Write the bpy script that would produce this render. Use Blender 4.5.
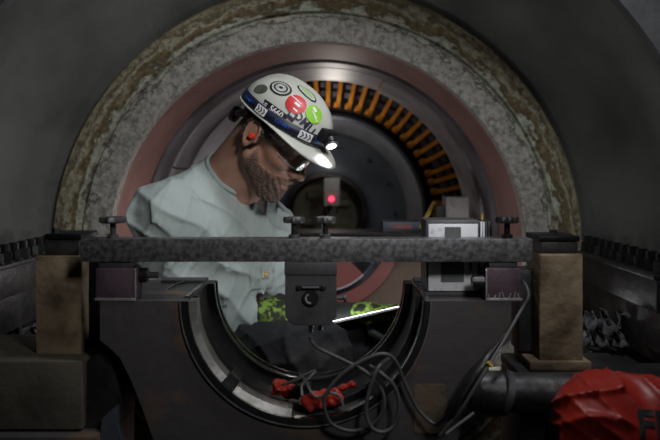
import bpy, bmesh, math, random
import numpy as np
from mathutils import Vector, Matrix
random.seed(7); np.random.seed(7)
for o in list(bpy.data.objects): bpy.data.objects.remove(o)
SC = bpy.context.scene; C = SC.collection
PI = math.pi
# ------------------------------------------------------------------ camera
H = 1.1747                      # camera height; the machine's axis lies at Z 0.95
F = 641.0; VX, VY = 335.0, 175.0   # focal length in pixels and vanishing point of the machine axis
AX, AZ = -33.6/F, H-144/F       # machine axis (runs along Y)
def P(px, py, z): return Vector(((px-VX)/F*z, z, H-(py-VY)/F*z))
cam_d = bpy.data.cameras.new('camera'); cam = bpy.data.objects.new('camera', cam_d); C.objects.link(cam)
cam.location = (0, 0, H); cam.rotation_euler = (PI/2, 0, 0)
cam_d.sensor_width = 36; cam_d.lens = F/660*36
cam_d.shift_x = -(VX-330)/660; cam_d.shift_y = -(220-VY)/660
cam_d.clip_start = .05; cam_d.clip_end = 60
cam_d.dof.use_dof = True; cam_d.dof.focus_distance = 1.4; cam_d.dof.aperture_fstop = 3.4
SC.camera = cam
# ------------------------------------------------------------------ world, light, exposure
W = bpy.data.worlds.new('world'); SC.world = W; W.use_nodes = True
W.node_tree.nodes['Background'].inputs[0].default_value = (.5, .56, .6, 1)
W.node_tree.nodes['Background'].inputs[1].default_value = .010
SC.view_settings.view_transform = 'Standard'; SC.view_settings.look = 'None'
SC.view_settings.gamma = 1; SC.view_settings.use_curve_mapping = False
SC.view_settings.exposure = 0
def area(name, loc, target, size, watts, col=(1, 1, 1), spread=PI):
    d = bpy.data.lights.new(name, 'AREA'); d.energy = watts; d.size = size; d.color = col; d.shape = 'DISK'; d.spread = spread
    o = bpy.data.objects.new(name, d); C.objects.link(o); o.location = loc
    o.rotation_euler = (Vector(target)-Vector(loc)).to_track_quat('-Z', 'Y').to_euler(); return o
def point(name, loc, watts, col=(1, 1, 1), r=.05):
    d = bpy.data.lights.new(name, 'POINT'); d.energy = watts; d.color = col; d.shadow_soft_size = r
    o = bpy.data.objects.new(name, d); C.objects.link(o); o.location = loc; return o
area('work_lamp', (.42, .95, H+.95), (-.05, 1.75, H-.05), .22, 7.6, (.95, .98, 1))
area('front_lamp', (.45, .15, H+.62), (-.1, 1.5, H-.02), .25, 1.45, (1, .98, .96), 1.1)
point('casing_fill', P(205, 245, 2.08), 1.5, (1, .96, .93), .06)  # added fill hidden behind the worker, brightens the pink liner
point('inner_fill', P(475, 335, 2.1), 3.0, (.93, .97, 1), .05)  # unseen point light behind the pedestal, fills stator and worker's chest
point('stator_fill', (-.02, 3.25, AZ+.52), 1.5, (1, .93, .85), .05)  # added fill hanging free in the air, brightens the upper winding
# ------------------------------------------------------------------ materials
MATS = {}
def mat(name, col, rough=.6, metal=0, var=.25, scale=18, col2=None, bump=.15, bscale=None, thr=(.45, .65), spec=.4, detail=6):
    m = bpy.data.materials.new(name); m.use_nodes = True; nt = m.node_tree; b = nt.nodes['Principled BSDF']
    b.inputs['Roughness'].default_value = rough; b.inputs['Metallic'].default_value = metal
    b.inputs['Specular IOR Level'].default_value = spec
    tc = nt.nodes.new('ShaderNodeTexCoord')
    n = nt.nodes.new('ShaderNodeTexNoise'); n.inputs['Scale'].default_value = scale; n.inputs['Detail'].default_value = detail
    nt.links.new(tc.outputs['Object'], n.inputs['Vector'])
    r = nt.nodes.new('ShaderNodeValToRGB'); r.color_ramp.elements[0].position = thr[0]; r.color_ramp.elements[1].position = thr[1]
    c2 = col2 or tuple(c*(1-var) for c in col)
    r.color_ramp.elements[0].color = (*col, 1); r.color_ramp.elements[1].color = (*c2, 1)
    nt.links.new(n.outputs['Fac'], r.inputs['Fac']); nt.links.new(r.outputs['Color'], b.inputs['Base Color'])
    if bump:
        n2 = nt.nodes.new('ShaderNodeTexNoise'); n2.inputs['Scale'].default_value = bscale or scale*4; n2.inputs['Detail'].default_value = 4
        nt.links.new(tc.outputs['Object'], n2.inputs['Vector'])
        bp = nt.nodes.new('ShaderNodeBump'); bp.inputs['Strength'].default_value = bump; bp.inputs['Distance'].default_value = .01
        nt.links.new(n2.outputs['Fac'], bp.inputs['Height']); nt.links.new(bp.outputs['Normal'], b.inputs['Normal'])
    MATS[name] = m; return m
def emit(name, col, s):
    m = bpy.data.materials.new(name); m.use_nodes = True; b = m.node_tree.nodes['Principled BSDF']
    b.inputs['Base Color'].default_value = (*col, 1); b.inputs['Emission Color'].default_value = (*col, 1); b.inputs['Emission Strength'].default_value = s
    MATS[name] = m; return m
mat('casing', (.125, .13, .12), .55, .3, scale=5, col2=(.06, .065, .06), bump=.25, bscale=30, thr=(.4, .75))
mat('dark_steel', (.035, .035, .038), .45, .6, scale=12, col2=(.075, .072, .07), bump=.2)
mat('black_steel', (.012, .012, .014), .45, .5, scale=12, bump=.15)
mat('pedestal_paint', (.092, .084, .086), .42, .3, scale=8, col2=(.19, .12, .07), thr=(.56, .68), bump=.12, bscale=40)
mat('worn_brown', (.13, .095, .065), .55, .1, scale=30, col2=(.085, .065, .05), bump=.1)
mat('rim_steel', (.13, .13, .135), .5, .4, scale=9, col2=(.08, .08, .085), bump=.15)
mat('bar_steel', (.17, .17, .18), .42, .45, scale=110, col2=(.07, .07, .075), thr=(.38, .62), bump=.06, bscale=160)
mat('polished', (.42, .42, .43), .25, 1, scale=30, col2=(.22, .22, .23), bump=.05)
mat('strip_steel', (.27, .265, .255), .42, .7, scale=30, col2=(.17, .165, .16), bump=.05)
mat('groove', (.03, .03, .032), .4, .6, scale=20, bump=.1)
mat('pink_paint', (.22, .115, .10), .55, 0, scale=6, col2=(.14, .075, .07), thr=(.45, .75), bump=.08, bscale=40)
mat('red_paint', (.2, .065, .058), .5, 0, scale=8, bump=.05)
mat('stator_white', (.46, .43, .45), .45, .1, scale=6, col2=(.22, .2, .215), thr=(.45, .75), bump=.05)
mat('stator_dim', (.17, .15, .165), .45, .1, scale=6, col2=(.10, .085, .09), bump=.05)
mat('stator_brown', (.12, .085, .062), .55, .1, scale=6, bump=.05)
mat('copper_bar', (.72, .27, .02), .4, .1, scale=25, col2=(.45, .14, .01), bump=.1)
mat('winding_dark', (.035, .025, .022), .6, 0, scale=20, bump=.1)
mat('spacer', (.22, .23, .3), .5, 0, scale=30, bump=.05)
mat('rotor_steel', (.085, .1, .125), .42, .3, scale=5, col2=(.06, .07, .09), bump=.05)
mat('bevel_highlight', (.42, .43, .47), .4, .3, scale=6, bump=.04)
mat('hub_olive', (.12, .115, .075), .5, .3, scale=15, bump=.1)
mat('timber', (.20, .15, .095), .8, 0, scale=14, col2=(.075, .05, .03), thr=(.46, .64), bump=.3, bscale=50)
mat('block_grey', (.1, .088, .068), .7, .1, scale=9, col2=(.065, .055, .045), bump=.2)
mat('pale_wood', (.3, .25, .18), .8, 0, scale=12, bump=.3)
mat('maroon', (.11, .075, .095), .4, .3, scale=20, col2=(.07, .05, .065), bump=.08)
mat('chipped_and_glint', (.5, .48, .5), .4, .6, scale=60, bump=.2)
mat('silver', (.74, .75, .8), .38, .2, scale=70, col2=(.45, .46, .5), thr=(.55, .7), bump=.05)
mat('window_grey', (.12, .13, .13), .25, 0, scale=15, bump=.02)
mat('anodised', (.085, .085, .092), .45, .4, scale=20, bump=.06)
mat('black_plastic', (.012, .012, .013), .4, 0, scale=20, bump=.05)
mat('cable_grey', (.07, .068, .068), .5, 0, scale=20, bump=.05)
mat('cable_light', (.13, .13, .13), .45, .1, scale=20, bump=.05)
mat('red_plastic', (.42, .03, .018), .38, 0, scale=14, col2=(.3, .02, .012), bump=.2, bscale=30)
mat('red_fabric', (.30, .018, .010), .42, 0, scale=10, col2=(.28, .015, .01), bump=.2, bscale=25)
mat('shirt', (.38, .44, .43), .85, 0, scale=6, col2=(.30, .35, .345), thr=(.4, .8), bump=.4, bscale=28)
mat('trousers', (.022, .022, .025), .85, 0, scale=8, col2=(.05, .05, .052), thr=(.5, .75), bump=.25, bscale=60)
mat('skin', (.40, .225, .165), .48, 0, scale=28, col2=(.34, .175, .125), thr=(.4, .7), bump=.12, bscale=260)
MATS['skin'].node_tree.nodes['Principled BSDF'].inputs['Subsurface Weight'].default_value = .08
MATS['skin'].node_tree.nodes['Principled BSDF'].inputs['Subsurface Radius'].default_value = (.01, .004, .002)
mat('hair', (.035, .027, .022), .6, 0, scale=240, col2=(.09, .075, .065), thr=(.4, .65), bump=.7, bscale=330)
mat('beard', (.085, .052, .038), .6, 0, scale=260, col2=(.24, .17, .14), thr=(.45, .68), bump=.7, bscale=330)
mat('hat_shell', (.44, .45, .41), .36, 0, scale=14, col2=(.34, .35, .32), thr=(.5, .8), bump=.04)
mat('navy', (.01, .012, .035), .5, 0, scale=30, bump=.05)
mat('ink_black', (.012, .012, .014), .5, 0, scale=30, bump=0)
mat('ink_white', (.75, .75, .75), .5, 0, scale=30, var=.1, bump=0)
mat('ink_blue', (.02, .16, .75), .5, 0, scale=30, var=.1, bump=0)
mat('sticker_red', (.5, .015, .02), .4, 0, scale=30, var=.1, bump=0)
mat('sticker_green', (.26, .55, .05), .4, 0, scale=30, var=.1, bump=0)
mat('sticker_dark', (.09, .1, .08), .4, 0, scale=60, var=.4, bump=0)
mat('sticker_grey', (.45, .46, .44), .4, 0, scale=60, var=.3, bump=0)
mat('ear_plug', (.9, .07, .03), .5, 0, scale=30, var=.1, bump=0)
mat('glove_green', (.2, .33, .05), .7, 0, scale=55, col2=(.02, .025, .012), thr=(.42, .56), bump=.2)
mat('glove_black', (.02, .022, .02), .6, 0, scale=30, bump=.2)
mat('concrete', (.3, .29, .28), .85, 0, scale=30, bump=.4)
mat('plastic_sheet', (.075, .075, .08), .6, 0, scale=9, bump=.3)
mat('yellow', (.6, .42, .05), .5, 0, scale=20, bump=0)
mat('gold_logo', (.6, .4, .06), .5, 0, scale=20, bump=0)
mat('dark_floor', (.05, .05, .05), .8, 0, scale=6, bump=.2)  # plain dark grey of the floor
mat('tablet_back', (.03, .03, .033), .4, 0, scale=20, bump=0)
emit('screen', (.95, .97, 1), 6.5); emit('lamp_lens', (.95, .98, 1), 9); emit('led_red', (1, .02, .06), 6)
# clear lens
m = bpy.data.materials.new('clear_lens'); m.use_nodes = True; nt = m.node_tree; nt.nodes.clear()
o_ = nt.nodes.new('ShaderNodeOutputMaterial'); mx = nt.nodes.new('ShaderNodeMixShader'); mx.inputs[0].default_value = .28
t_ = nt.nodes.new('ShaderNodeBsdfTransparent'); t_.inputs[0].default_value = (.9, .93, .93, 1); g_ = nt.nodes.new('ShaderNodeBsdfGlossy'); g_.inputs['Roughness'].default_value = .16
nt.links.new(t_.outputs[0], mx.inputs[1]); nt.links.new(g_.outputs[0], mx.inputs[2]); nt.links.new(mx.outputs[0], o_.inputs[0]); MATS['clear_lens'] = m
# weathered end ring: rust on the outer band, cement grey on the inner band (radius from the machine axis)
def ring_material():
    m = bpy.data.materials.new('weathered_ring'); m.use_nodes = True; nt = m.node_tree; b = nt.nodes['Principled BSDF']; L = nt.links.new
    b.inputs['Roughness'].default_value = .75
    tc = nt.nodes.new('ShaderNodeTexCoord'); sp = nt.nodes.new('ShaderNodeSeparateXYZ'); L(tc.outputs['Object'], sp.inputs[0])
    def mth(op, a, bb=None):
        n = nt.nodes.new('ShaderNodeMath'); n.operation = op
        for i, v in enumerate((a, bb)):
            if v is None: continue
            if isinstance(v, (int, float)): n.inputs[i].default_value = v
            else: L(v, n.inputs[i])
        return n.outputs[0]
    x = mth('SUBTRACT', sp.outputs['X'], AX); z = mth('SUBTRACT', sp.outputs['Z'], AZ)
    rad = mth('SQRT', mth('ADD', mth('MULTIPLY', x, x), mth('MULTIPLY', z, z)))
    ang = mth('ARCTAN2', z, x)
    cv = nt.nodes.new('ShaderNodeCombineXYZ'); L(mth('MULTIPLY', rad, 9.0), cv.inputs[0]); L(mth('MULTIPLY', ang, 2.6), cv.inputs[1])
    n1 = nt.nodes.new('ShaderNodeTexNoise'); n1.inputs['Scale'].default_value = 3.2; n1.inputs['Detail'].default_value = 9; n1.inputs['Roughness'].default_value = .65; L(cv.outputs[0], n1.inputs['Vector'])
    n2 = nt.nodes.new('ShaderNodeTexNoise'); n2.inputs['Scale'].default_value = 55; n2.inputs['Detail'].default_value = 9; n2.inputs['Roughness'].default_value = .7; L(tc.outputs['Object'], n2.inputs['Vector'])
    # radius with ragged edge
    rr = mth('ADD', rad, mth('MULTIPLY', mth('SUBTRACT', n1.outputs['Fac'], .5), .13))
    mr = nt.nodes.new('ShaderNodeValToRGB'); cr = mr.color_ramp
    rng = nt.nodes.new('ShaderNodeMapRange'); rng.inputs['From Min'].default_value = .62; rng.inputs['From Max'].default_value = .80; L(rr, rng.inputs['Value'])
    L(rng.outputs[0], mr.inputs['Fac'])
    cr.elements[0].position = 0; cr.elements[0].color = (.28, .265, .25, 1); cr.elements[1].position = 1; cr.elements[1].color = (.17, .155, .12, 1)
    for p, c in ((.40, (.30, .285, .26)), (.44, (.06, .05, .04)), (.47, (.34, .34, .29)), (.57, (.36, .37, .30)), (.61, (.09, .066, .035)), (.70, (.17, .118, .055)), (.76, (.33, .32, .24)), (.84, (.11, .078, .04)), (.92, (.26, .23, .15))):
        e = cr.elements.new(p); e.color = (*c, 1)
    mul = nt.nodes.new('ShaderNodeMixRGB'); mul.blend_type = 'MULTIPLY'; mul.inputs[0].default_value = .75; L(mr.outputs[0], mul.inputs[1])
    r2 = nt.nodes.new('ShaderNodeValToRGB'); r2.color_ramp.elements[0].position = .36; r2.color_ramp.elements[0].color = (.2, .19, .17, 1); r2.color_ramp.elements[1].position = .58; r2.color_ramp.elements[1].color = (1.15, 1.15, 1.1, 1)
    L(n2.outputs['Fac'], r2.inputs['Fac']); L(r2.outputs[0], mul.inputs[2]); L(mul.outputs[0], b.inputs['Base Color'])
    bp = nt.nodes.new('ShaderNodeBump'); bp.inputs['Strength'].default_value = .6; bp.inputs['Distance'].default_value = .012
    L(mth('ADD', n2.outputs['Fac'], n1.outputs['Fac']), bp.inputs['Height']); L(bp.outputs[0], b.inputs['Normal'])
    MATS['weathered_ring'] = m
ring_material()
# ------------------------------------------------------------------ helpers
def tag(o, label=None, cat=None, group=None, kind=None):
    if label: o['label'] = label
    if cat: o['category'] = cat
    if group: o['group'] = group
    if kind: o['kind'] = kind
    return o
def link(name, me, m, parent=None, smooth=35):
    if m: me.materials.append(MATS[m])
    o = bpy.data.objects.new(name, me); C.objects.link(o)
    if smooth is not None:
        me.polygons.foreach_set('use_smooth', [True]*len(me.polygons))
        if smooth < 180: me.set_sharp_from_angle(angle=math.radians(smooth))
    if parent:
        o.parent = parent; o.matrix_parent_inverse = PW(parent).inverted()
    return o
def PW(o):   # world matrix before depsgraph update
    m = o.matrix_basis.copy()
    if o.parent: m = PW(o.parent) @ o.matrix_parent_inverse @ m
    return m
def pymesh(name, v, f, m, parent=None, smooth=35):
    me = bpy.data.meshes.new(name); me.from_pydata([tuple(p) for p in v], [], f); me.update()
    return link(name, me, m, parent, smooth)
def thing(name, loc, label, cat, group=None):
    o = bpy.data.objects.new(name, None); C.objects.link(o); o.location = loc; o.empty_display_size = .05
    return tag(o, label, cat, group)
def bmobj(name, bm, m, parent=None, smooth=35):
    bmesh.ops.recalc_face_normals(bm, faces=bm.faces)
    me = bpy.data.meshes.new(name); bm.to_mesh(me); bm.free(); return link(name, me, m, parent, smooth)
def bm_box(bm, lo, hi, bev=.003, rot=None):
    lo, hi = Vector(lo), Vector(hi); c = (lo+hi)/2; s = hi-lo
    r = bmesh.ops.create_cube(bm, size=1, matrix=Matrix.Translation(c) @ (rot or Matrix()) @ Matrix.Diagonal((abs(s.x), abs(s.y), abs(s.z), 1)))
    if bev:
        es = list({e for v in r['verts'] for e in v.link_edges}); bmesh.ops.bevel(bm, geom=es, offset=bev, segments=2, affect='EDGES', profile=.6)
def box(name, lo, hi, m, parent=None, bev=.003, rot=None):
    bm = bmesh.new(); bm_box(bm, lo, hi, bev, rot); return bmobj(name, bm, m, parent)
def pbox(name, x0, y0, x1, y1, z, dz, m, parent=None, bev=.003):    # front face given by photo pixels at depth z
    a, b = P(x0, y1, z), P(x1, y0, z); return box(name, a, (b.x, z+dz, b.z), m, parent, bev)
def cyl(name, a, b, r, m, parent=None, seg=24, r2=None, bev=.0):
    a, b = Vector(a), Vector(b); d = b-a; bm = bmesh.new()
    q = d.to_track_quat('Z', 'Y').to_matrix().to_4x4()
    bmesh.ops.create_cone(bm, cap_ends=True, segments=seg, radius1=r, radius2=r if r2 is None else r2, depth=d.length, matrix=Matrix.Translation((a+b)/2) @ q)
    if bev:
        es = [e for e in bm.edges if len(e.link_faces) == 2 and any(len(f.verts) > 4 for f in e.link_faces)]
        bmesh.ops.bevel(bm, geom=es, offset=bev, segments=2, affect='EDGES')
    return bmobj(name, bm, m, parent)
def revolve(name, prof, m, parent=None, a0=0, a1=2*PI, n=96, closed=True, center=(None, None), smooth=35):
    cx = AX if center[0] is None else center[0]; cz = AZ if center[1] is None else center[1]
    full = abs(a1-a0-2*PI) < 1e-6; k = len(prof); v = []; f = []
    cnt = n if full else n+1
    for i in range(cnt):
        a = a0+(a1-a0)*i/n
        for r, y in prof: v.append((cx+r*math.cos(a), y, cz+r*math.sin(a)))
    for i in range(n):
        i2 = (i+1) % cnt
        for j in range(k if closed else k-1):
            j2 = (j+1) % k; f.append((i*k+j, i2*k+j, i2*k+j2, i*k+j2))
    if closed and not full: f.append(tuple(range(k))); f.append(tuple(reversed(range(n*k, n*k+k))))
    bm = bmesh.new(); bv = [bm.verts.new(p) for p in v]
    for q in f: bm.faces.new([bv[i] for i in q])
    return bmobj(name, bm, m, parent, smooth)
def spline(pts, n=10):
    pts = [Vector(p) for p in pts]; out = []
    for i in range(len(pts)-1):
        p0 = pts[max(i-1, 0)]; p1 = pts[i]; p2 = pts[i+1]; p3 = pts[min(i+2, len(pts)-1)]
        for j in range(n):
            t = j/n; out.append(.5*((2*p1)+(p2-p0)*t+(2*p0-5*p1+4*p2-p3)*t*t+(3*p1-p0-3*p2+p3)*t**3))
    return out+[pts[-1]]
def tube(name, pts, r, m, parent=None, seg=10, smoothn=10):
    pts = spline(pts, smoothn) if smoothn else [Vector(p) for p in pts]; v = []; f = []; nrm = None
    for i, p in enumerate(pts):
        t = (pts[min(i+1, len(pts)-1)]-pts[max(i-1, 0)]).normalized()
        nrm = t.orthogonal().normalized() if nrm is None else (nrm-t*nrm.dot(t)).normalized()
        b = t.cross(nrm); rr = r(i/(len(pts)-1)) if callable(r) else r
        for k in range(seg): a = 2*PI*k/seg; v.append(p+(nrm*math.cos(a)+b*math.sin(a))*rr)
    for i in range(len(pts)-1):
        for k in range(seg): f.append((i*seg+k, i*seg+(k+1) % seg, (i+1)*seg+(k+1) % seg, (i+1)*seg+k))
    f.append(tuple(reversed(range(seg)))); f.append(tuple(range((len(pts)-1)*seg, len(pts)*seg)))
    return pymesh(name, v, f, m, parent, 60)
def text_mesh(s, size, cut=3, bold=0):
    cu = bpy.data.curves.new('t', 'FONT'); cu.body = s; cu.size = size; cu.align_x = 'CENTER'; cu.align_y = 'CENTER'; cu.resolution_u = cut; cu.offset = bold*size
    o = bpy.data.objects.new('t', cu); me = bpy.data.meshes.new_from_object(o); bpy.data.objects.remove(o)
    v = [(p.co.x, p.co.y) for p in me.vertices]; f = [tuple(p.vertices) for p in me.polygons]; bpy.data.meshes.remove(me); return v, f
def extrude_poly(name, pts, y0, y1, m, parent=None, bev=0):     # outline in X,Z pushed along Y
    bm = bmesh.new(); vs = [bm.verts.new((p[0], y0, p[1])) for p in pts]; fc = bm.faces.new(vs)
    r = bmesh.ops.extrude_face_region(bm, geom=[fc]); bmesh.ops.translate(bm, verts=[g for g in r['geom'] if isinstance(g, bmesh.types.BMVert)], vec=(0, y1-y0, 0))
    if bev: bmesh.ops.bevel(bm, geom=list(bm.edges), offset=bev, segments=2, affect='EDGES')
    return bmobj(name, bm, m, parent)
# ------------------------------------------------------------------ implicit surfaces for organic shapes
class Field:
    def __init__(s, xs, ys, zs):
        s.ax = [np.asarray(a, np.float32) for a in (xs, ys, zs)]; s.F = np.full([len(a) for a in s.ax], .2, np.float32)
    def sub(s, lo, hi, mar=.04):
        sl = []
        for a, l, h in zip(s.ax, lo, hi):
            i0 = max(int(np.searchsorted(a, l-mar)), 0); i1 = min(int(np.searchsorted(a, h+mar)), len(a)); sl.append(slice(i0, i1))
        return tuple(sl), np.meshgrid(*[a[q] for a, q in zip(s.ax, sl)], indexing='ij')
    def merge(s, sl, d, k):
        a = s.F[sl]; s.F[sl] = smin(a, d, k)
    def cap(s, a, b, ra, rb, k=.02):
        a, b = np.array(a, float), np.array(b, float); R = max(ra, rb)
        sl, g = s.sub(np.minimum(a, b)-R, np.maximum(a, b)+R, k+.02); s.merge(sl, cap(g, a, b, ra, rb), k)
    def ell(s, c, r, k=.02, M=None):
        R = max(r); c = np.array(c, float); sl, g = s.sub(c-R, c+R, k+.02); s.merge(sl, ell(g, c, r, M), k)
    def carve(s, d, sl, k=.01): s.F[sl] = -smin(-s.F[sl], d, k)
def smin(a, b, k):
    h = np.clip(.5+.5*(b-a)/k, 0, 1); return b*(1-h)+a*h-k*h*(1-h)
def smax(a, b, k): return -smin(-a, -b, k)
def cap(g, a, b, ra, rb):
    a = np.array(a, float); b = np.array(b, float); ab = b-a; L2 = float(ab@ab)+1e-12
    px, py, pz = g[0]-a[0], g[1]-a[1], g[2]-a[2]
    t = np.clip((px*ab[0]+py*ab[1]+pz*ab[2])/L2, 0, 1)
    return np.sqrt((px-t*ab[0])**2+(py-t*ab[1])**2+(pz-t*ab[2])**2)-(ra+(rb-ra)*t)
def ell(g, c, r, M=None):   # M: columns are the ellipsoid's own axes
    p = [g[i]-c[i] for i in range(3)]
    if M is not None: p = [p[0]*M[0][j]+p[1]*M[1][j]+p[2]*M[2][j] for j in range(3)]
    k0 = np.sqrt(sum((p[i]/r[i])**2 for i in range(3))); k1 = np.sqrt(sum((p[i]/r[i]**2)**2 for i in range(3)))+1e-9
    return k0*(k0-1)/k1
def nets(name, xs, ys, zs, Fv, m, parent=None, xf=None, relax=1):
    ax = [np.asarray(a, float) for a in (xs, ys, zs)]; S = Fv < 0; n = np.array(Fv.shape)-1
    cnt = np.zeros(n, np.int8)
    for dx in (0, 1):
        for dy in (0, 1):
            for dz in (0, 1): cnt += S[dx:dx+n[0], dy:dy+n[1], dz:dz+n[2]]
    act = (cnt > 0) & (cnt < 8); I = np.argwhere(act); idx = -np.ones(n, np.int64); idx[act] = np.arange(len(I))
    off = [(a, b, c) for a in (0, 1) for b in (0, 1) for c in (0, 1)]
    val = {o: Fv[I[:, 0]+o[0], I[:, 1]+o[1], I[:, 2]+o[2]].astype(float) for o in off}
    acc = np.zeros((len(I), 3)); w = np.zeros(len(I))
    for o in off:
        for d in range(3):
            if o[d]: continue
            o2 = list(o); o2[d] = 1; o2 = tuple(o2); a, b = val[o], val[o2]; cr = (a < 0) != (b < 0)
            t = np.where(cr, a/np.where(cr, a-b, 1), 0); q = np.zeros((len(I), 3))
            for e in range(3):
                A = ax[e][I[:, e]+o[e]]; q[:, e] = A+(t*(ax[e][np.minimum(I[:, e]+1, n[e])]-A) if e == d else 0)
            acc += q*cr[:, None]; w += cr
    V = acc/w[:, None]; quads = []
    for d in range(3):
        a = [slice(None)]*3; b = [slice(None)]*3; a[d] = slice(0, -1); b[d] = slice(1, None)
        ch = S[tuple(a)] != S[tuple(b)]; e, f = [(1, 2), (2, 0), (0, 1)][d]
        E = np.argwhere(ch); ok = (E[:, e] > 0) & (E[:, f] > 0) & (E[:, e] < n[e]) & (E[:, f] < n[f]); E = E[ok]
        ins = S[tuple(a)][E[:, 0], E[:, 1], E[:, 2]]; c = []
        for de, df in ((-1, -1), (0, -1), (0, 0), (-1, 0)):
            q = E.copy(); q[:, e] += de; q[:, f] += df; c.append(idx[q[:, 0], q[:, 1], q[:, 2]])
        Q = np.stack(c, 1); Q[~ins] = Q[~ins][:, ::-1]; quads.append(Q)
    Q = np.concatenate(quads)
    for _ in range(relax):
        s_ = np.zeros_like(V); k_ = np.zeros(len(V))
        for i in range(4):
            for j in (1, 3): np.add.at(s_, Q[:, i], V[Q[:, (i+j) % 4]]); np.add.at(k_, Q[:, i], 1)
        V = V*.5+.5*s_/np.maximum(k_, 1)[:, None]
    if xf is not None: V = xf(V)
    me = bpy.data.meshes.new(name); me.vertices.add(len(V)); me.vertices.foreach_set('co', V.astype(np.float32).ravel())
    me.loops.add(Q.size); me.loops.foreach_set('vertex_index', Q.astype(np.int32).ravel())
    me.polygons.add(len(Q)); me.polygons.foreach_set('loop_start', np.arange(0, Q.size, 4, dtype=np.int32))
    me.update(calc_edges=True); me.validate()
    return link(name, me, m, parent, 180)
#%%STRUCTURE
# ------------------------------------------------------------------ setting
tag(box('floor', (-3, .2, -.05), (3, 6.4, 0), 'dark_floor', bev=0), kind='structure')
RW = .93; RI = .794
prof = [(RW+.015, 1.5), (RW, 1.53), (RW-.005, 1.66), (RW-.03, 1.78), (RW-.075, 1.87), (RI+.004, 1.925), (RI+.004, 1.99), (RI+.25, 1.99), (RI+.25, 1.5)]
tag(revolve('wall_upper', prof, 'casing', a0=0, a1=PI, n=72), kind='structure')
tag(revolve('wall_lower', prof, 'dark_steel', a0=PI, a1=2*PI, n=48), kind='structure')
# machined rim of the casing mouth
tag(revolve('trim_1', [(RW+.012, 1.47), (RW+.012, 1.4995), (RW+.25, 1.4995), (RW+.25, 1.46), (RW+.05, 1.46)], 'rim_steel', a0=0, a1=PI, n=72), kind='structure')
# side flanges of the lower casing half with their bolts
hexm = None
def bolt_mesh():
    bm = bmesh.new()
    bmesh.ops.create_cone(bm, cap_ends=True, segments=6, radius1=.019, radius2=.019, depth=.024, matrix=Matrix.Translation((0, 0, .015)))
    bmesh.ops.create_cone(bm, cap_ends=True, segments=12, radius1=.0125, radius2=.0125, depth=.022, matrix=Matrix.Translation((0, 0, .035)))
    bmesh.ops.create_cone(bm, cap_ends=True, segments=16, radius1=.022, radius2=.022, depth=.004, matrix=Matrix.Translation((0, 0, .002)))
    me = bpy.data.meshes.new('bolt'); bm.to_mesh(me); bm.free(); me.materials.append(MATS['black_steel']); return me
BM = bolt_mesh()
for s, nm in ((-1, 'wall_left'), (1, 'wall_right')):
    bm = bmesh.new(); x = lambda r: AX+s*r
    def bb(r0, r1, z0, z1): bm_box(bm, (min(x(r0), x(r1)), 1.44, z0), (max(x(r0), x(r1)), 1.91, z1), .003)
    bb(.768, .92, AZ-.012, AZ); bb(.775, .92, AZ-.086, AZ-.0125); bb(.782, .92, AZ-.178, AZ-.0875); bb(.84, .92, AZ-.6, AZ-.179); bb(.72, .90, AZ-.26, AZ-.235); bb(.68, .90, AZ-.39, AZ-.3645)
    led = tag(bmobj(nm, bm, 'dark_steel'), kind='structure')
    for i in range(10):
        o = bpy.data.objects.new('bolt', BM); C.objects.link(o); o.parent = led
        o.location = (x(.797), 1.885-i*.047, AZ); o.rotation_euler.z = random.random()
# ------------------------------------------------------------------ machine behind: ring, pink bore, stator, winding, rotor
r = revolve('end_ring', [(RI, 1.915), (RI-.008, 1.905), (.716, 1.914), (.711, 1.928), (.704, 1.919), (.64, 1.925), (.628, 1.93), (.628, 1.97), (RI, 1.97)], 'weathered_ring', n=160)
tag(r, 'weathered grey and rust-brown end ring framing the round opening', 'ring')
r = revolve('bore_liner', [(.640, 1.971), (.640, 2.30), (.647, 2.32), (.70, 2.32), (.70, 1.971)], 'pink_paint', n=128)
tag(r, 'dull pink painted cylindrical liner just inside the weathered ring', 'liner')
st = thing('stator_frame', (AX, 2.4, AZ-.66), 'pale lavender-grey stepped stator frame behind the pink liner', 'stator')
revolve('outer_step', [(.66, 2.33), (.675, 2.45), (.70, 2.45), (.70, 2.33)], 'groove', st, n=96)
revolve('outer_band', [(.655, 2.455), (.665, 2.62), (.72, 2.62), (.72, 2.455)], 'stator_dim', st, n=96)
revolve('dark_band', [(.685, 2.622), (.685, 2.70), (.73, 2.70), (.73, 2.622)], 'stator_brown', st, n=96)
g = 1.02
for a0, a1, dr in ((-.35, 1.18, 0), (1.19, 2.75, .008), (2.76, 4.3, 0), (4.31, 5.92, .006)):
    revolve('end_segment', [(.668+dr, 2.705), (.66+dr, 3.0), (.75, 3.0), (.75, 2.705)], 'stator_white', st, a0=a0, a1=a1, n=36)
revolve('air_baffle', [(.555, 2.96), (.662, 2.94), (.662, 3.0), (.555, 3.0)], 'stator_white', st, a0=2.05, a1=3.6, n=36)
for k in range(16):
    a = 2.1+k*.09; c = Vector((AX+.56*math.cos(a), 2.98, AZ+.56*math.sin(a))); cyl('baffle_lug', c-Vector((0, .035, 0)), c+Vector((0, .03, 0)), .017, 'stator_brown', st, 14, bev=.004)
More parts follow.
